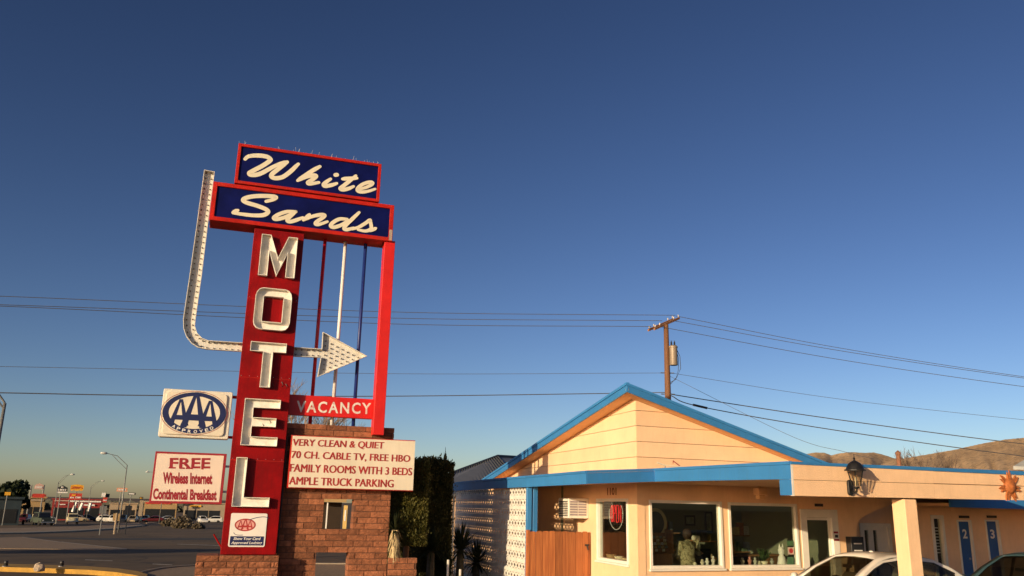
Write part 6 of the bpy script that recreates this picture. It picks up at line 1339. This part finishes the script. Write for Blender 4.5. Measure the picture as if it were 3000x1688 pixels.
# vehicles on the street
M_w2 = mat('white_van_paint', (.7, .68, .62), .35, .04); M_crm = mat('cream_jeep_paint', (.62, .55, .36), .4, .08); M_dk = mat('dark_car_paint', (.02, .022, .028), .25, .1); M_grn = mat('dull_green_paint', (.05, .065, .05), .5, .1)
def gcar(lab, x, y, yaw, paint, S=SED, hw=.9, nm='street_car', D=None):
    p = gpx(x, y) if D is None else fx(x, D); return car(nm, lab, 'car', Vector((p.x, p.y, gz(p.x, p.y))), yaw, paint, S, hw, 'vehicles on the street', False)
gcar('white hatchback driving away on the street', 332, 1531, -20, M_w2, HAT)
gcar('dark sedan with bright bumper right of the white hatchback', 400, 1521, 160, M_dk, SED)
gcar('dark sedan parked beside the median bush', 563, 1517, 150, M_dk, SED)
gcar('dark sedan parked left of the median', 478, 1518, 155, M_dk, HAT)
gcar('white hatchback nearest the red pylon', 632, 1514, 150, M_w2, HAT)
def boxcar(nm, lab, P_, yaw, paint, L_, hw, hb, ht, cab0, cab1, bed=False):
    """square-cut truck: lower body, upright cab, wheels, lamps"""
    t = thing(nm, lab, 'truck', P_, 'vehicles on the street'); d = yv(yaw); s_ = yv(yaw + 90); Z = Vector((0, 0, 1)); T = lambda x, y, z: Vector(P_) + d * x + s_ * y + Z * z
    def bxx(x0, x1, y0, y1, z0, z1, tx=0, ty=0): a = [T(x0, y0, z0), T(x1, y0, z0), T(x1, y1, z0), T(x0, y1, z0)]; return MB().prism3(a, [T(x0 + tx, y0 + ty, z1), T(x1 - tx, y0 + ty, z1), T(x1 - tx, y1 - ty, z1), T(x0 + tx, y1 - ty, z1)])
    bxx(-L_ / 2, L_ / 2, -hw, hw, .42, hb).build('body', paint, t, bevel=.07, seg=2); bxx(cab0, cab1, -hw * .95, hw * .95, hb + .003, ht, .18, .08).build('cab', paint, t, bevel=.06, seg=2)
    h0, h1 = hb + .1, ht - .12
    for s in (-1, 1):
        MB().prism3([T(cab0 + .25, s * hw * .955, h0), T(cab1 - .25, s * hw * .955, h0), T(cab1 - .35, s * (hw * .95 - .055), h1), T(cab0 + .35, s * (hw * .95 - .055), h1)], [T(cab0 + .25, s * hw * .98, h0), T(cab1 - .25, s * hw * .98, h0), T(cab1 - .35, s * (hw * .95 - .035), h1), T(cab0 + .35, s * (hw * .95 - .035), h1)]).build('side_window', M_dwin, t)
        for x in (-L_ / 2 + .85, L_ / 2 - .85): c_ = T(x, s * (hw - .08), .38); wl = MB().lathe([(.2, -.12), (.36, -.12), (.38, 0), (.36, .12), (.2, .12)], c_, 14, axis=s_).build('tyre', M_tyre, t, smooth=True); MB().lathe([(0, .1 * s), (.2, .1 * s), (.2, .05 * s)], c_, 10, axis=s_).build('rim', M_rim, wl)
        MB().lathe([(0, .03), (.1, .02), (.11, 0)], T(L_ / 2, s * hw * .7, .8), 10, axis=d).build('headlight', M_lamp, t); MB().lathe([(0, -.03), (.08, -.02), (.09, 0)], T(-L_ / 2, s * hw * .8, .8), 8, axis=d).build('tail_light', M_tail, t)
    for x, k in ((cab1, 1), (cab0, -1)): MB().prism3([T(x - k * .02, -hw * .8, h0), T(x - k * .02, hw * .8, h0), T(x - k * .13, hw * .76, h1), T(x - k * .13, -hw * .76, h1)], [T(x + k * .02, -hw * .8, h0), T(x + k * .02, hw * .8, h0), T(x - k * .09, hw * .76, h1), T(x - k * .09, -hw * .76, h1)]).build('windscreen', M_dwin, t)
    MB().prism3([T(L_ / 2, -hw, .45), T(L_ / 2, hw, .45), T(L_ / 2, hw, .62), T(L_ / 2, -hw, .62)], [T(L_ / 2 + .1, -hw, .45), T(L_ / 2 + .1, hw, .45), T(L_ / 2 + .1, hw, .62), T(L_ / 2 + .1, -hw, .62)]).build('bumper', M_rim, t)
    return t
p = gpx(122, 1540); jp = boxcar('street_truck', 'green utility truck towing a flat trailer on the street', p, 132, M_grn, 4.4, .95, 1.15, 1.95, -1.8, .7)
d = yv(132); s_ = yv(222)
tl = thing('flat_trailer', 'low flat trailer behind the green truck', 'trailer', p - d * 5.0, 'vehicles on the street'); c_ = p - d * 5.0
MB().bx(c_ + Vector((0, 0, .6)), 3.8, 1.8, .12, 132).build('deck', M_cream2, tl); MB().tube([c_ + d * 1.9 + Vector((0, 0, .6)), c_ + d * 2.75 + Vector((0, 0, .55))], .06, 6).build('drawbar', M_dark, tl)
for s in (-1, 1): MB().lathe([(.0, -.1), (.33, -.1), (.35, 0), (.33, .1), (0, .1)], c_ + s_ * (.95 * s) + Vector((0, 0, .35)), 12, axis=s_).build('wheel', M_tyre, tl)
MB().bx(p - d * 2.35 + Vector((0, 0, .5)), .3, 1.3, 1.1, 132).build('tailboard', M_crm, jp)
p = gpx(210, 1536); boxcar('street_jeep', 'cream square jeep driving towards the viewer on the street', p, 150, M_crm, 3.8, .85, 1.1, 1.8, -1.6, .5)
p = gpx(440, 1512); boxcar('street_pickup', 'white pickup truck parked beyond the median', p, 80, M_w2, 5.2, .95, 1.0, 1.75, -.6, 1.1)
p = gpx(612, 1513); boxcar('street_van', 'white van parked behind the red pylon edge', p, 70, M_w2, 5.0, .95, 1.2, 2.1, -2.4, 1.6)
# parked cars crowding the lots beyond the median
rnd = random.Random(21); pcs = [M_dk, M_w2, mat('silver_car_paint', (.32, .32, .31), .3, .05), mat('maroon_car_paint', (.10, .015, .015), .3, .05), M_tealcar, mat('sand_car_paint', (.35, .28, .18), .35, .05)]
pcn = ['black', 'white', 'silver', 'maroon', 'dark teal', 'sand coloured']
where = ['left of the street lamp', 'right behind the street lamp', 'left of the cream pillar sign', 'right of the cream pillar sign', 'under the left half of the notice panel', 'below the lettering of the notice panel', 'right of the median bushes', 'in front of the red restaurant', 'beside the yellow sign post', 'in front of the tan shop', 'beside the teal building', 'under the pink arched sign', 'behind the white van']
for i, (x, D_) in enumerate(((316, 205), (362, 215), (392, 200), (428, 225), (452, 205), (500, 220), (596, 205), (262, 222), (232, 216), (108, 200), (74, 190), (140, 206), (628, 215))):
    p = fx(x, D_); car('parked_car', '%s car parked %s' % (pcn[(i * 5 + 1) % 6], where[i]), 'car', p, rnd.choice((60, 70, 150, 165, 250)), pcs[(i * 5 + 1) % 6], rnd.choice((SED, HAT)), .92, 'cars parked along the street', False)
# what shows through the openings of the pier
D = 62; pl = fpl(968, D); t = thing('roadside_shed', 'dark open shed across the road seen through the pier opening', 'shed', fx(968, D))
a = pl.uz(925, 1532); b = pl.uz(1003, 1466); g0 = gz(pl.o.x, pl.o.y) - .5
MB().box(pl, a[0], b[0], g0, b[1] - .15, -4, -1.2).build('wall', mat('shed_brown', (.03, .018, .010), .9), t); MB().box(pl, a[0] - .3, b[0] + .3, b[1] - .14, b[1] + .1, -4, 0).build('roof', M_tan, t)
for x in (958,): u = pl.uz(x, 1500)[0]; MB().box(pl, u - .045, u + .045, g0, b[1] - .15, -.3, -.2).build('post', M_whitep, t)
D = 58; pl = fpl(1010, D); t = thing('yellow_kiosk', 'small sunlit yellow kiosk across the road seen through the pier opening', 'kiosk', fx(1010, D))
a = pl.uz(1003, 1545); b = pl.uz(1019, 1481); MB().box(pl, a[0], b[0], gz(pl.o.x, pl.o.y) - .5, b[1], -1, 0).build('body', mat('kiosk_yellow', (.62, .42, .14), .7), t); MB().box(pl, a[0] + .08, b[0] - .08, b[1] - 1.0, b[1] - .3, .01, .03).build('window', M_whitep, t)
# added board outside the frame on the left, there only to shadow the road
o_b = yv(SUN_YAW)
for (xa, xb, ya, hh, th_, lab) in ((-420, 385, 1622, 5.2, 1.8, 'wide added board out of view that shadows the road'),):
    a, b = gpx(xa, ya), gpx(xb, ya); s = hh / math.tan(rad(SUN_EL)); a2, b2 = a - o_b * s, b - o_b * s; g_ = gz(a2.x, a2.y)
    bb = thing('shadow_board', lab, 'shadow_board', Vector(((a2.x + b2.x) / 2, (a2.y + b2.y) / 2, gz(b2.x, b2.y)))); dz = Vector((0, 0, 1)); pa = Vector((a2.x, a2.y, a.z + hh)); pb_ = Vector((b2.x, b2.y, b.z + hh)); n_ = (pb_ - pa).cross(dz).normalized() * .1
    MB().prism3([pa, pb_, pb_ + dz * th_, pa + dz * th_], [v + n_ for v in (pa, pb_, pb_ + dz * th_, pa + dz * th_)]).build('board', M_cream2, bb)
    for f in (.08, .5, .92): q = pa.lerp(pb_, f) + n_ * 2; MB().tube([Vector((q.x, q.y, gz(q.x, q.y) - .2)), Vector((q.x, q.y, q.z + th_ * .8))], .08, 6).build('post', M_gal, bb)
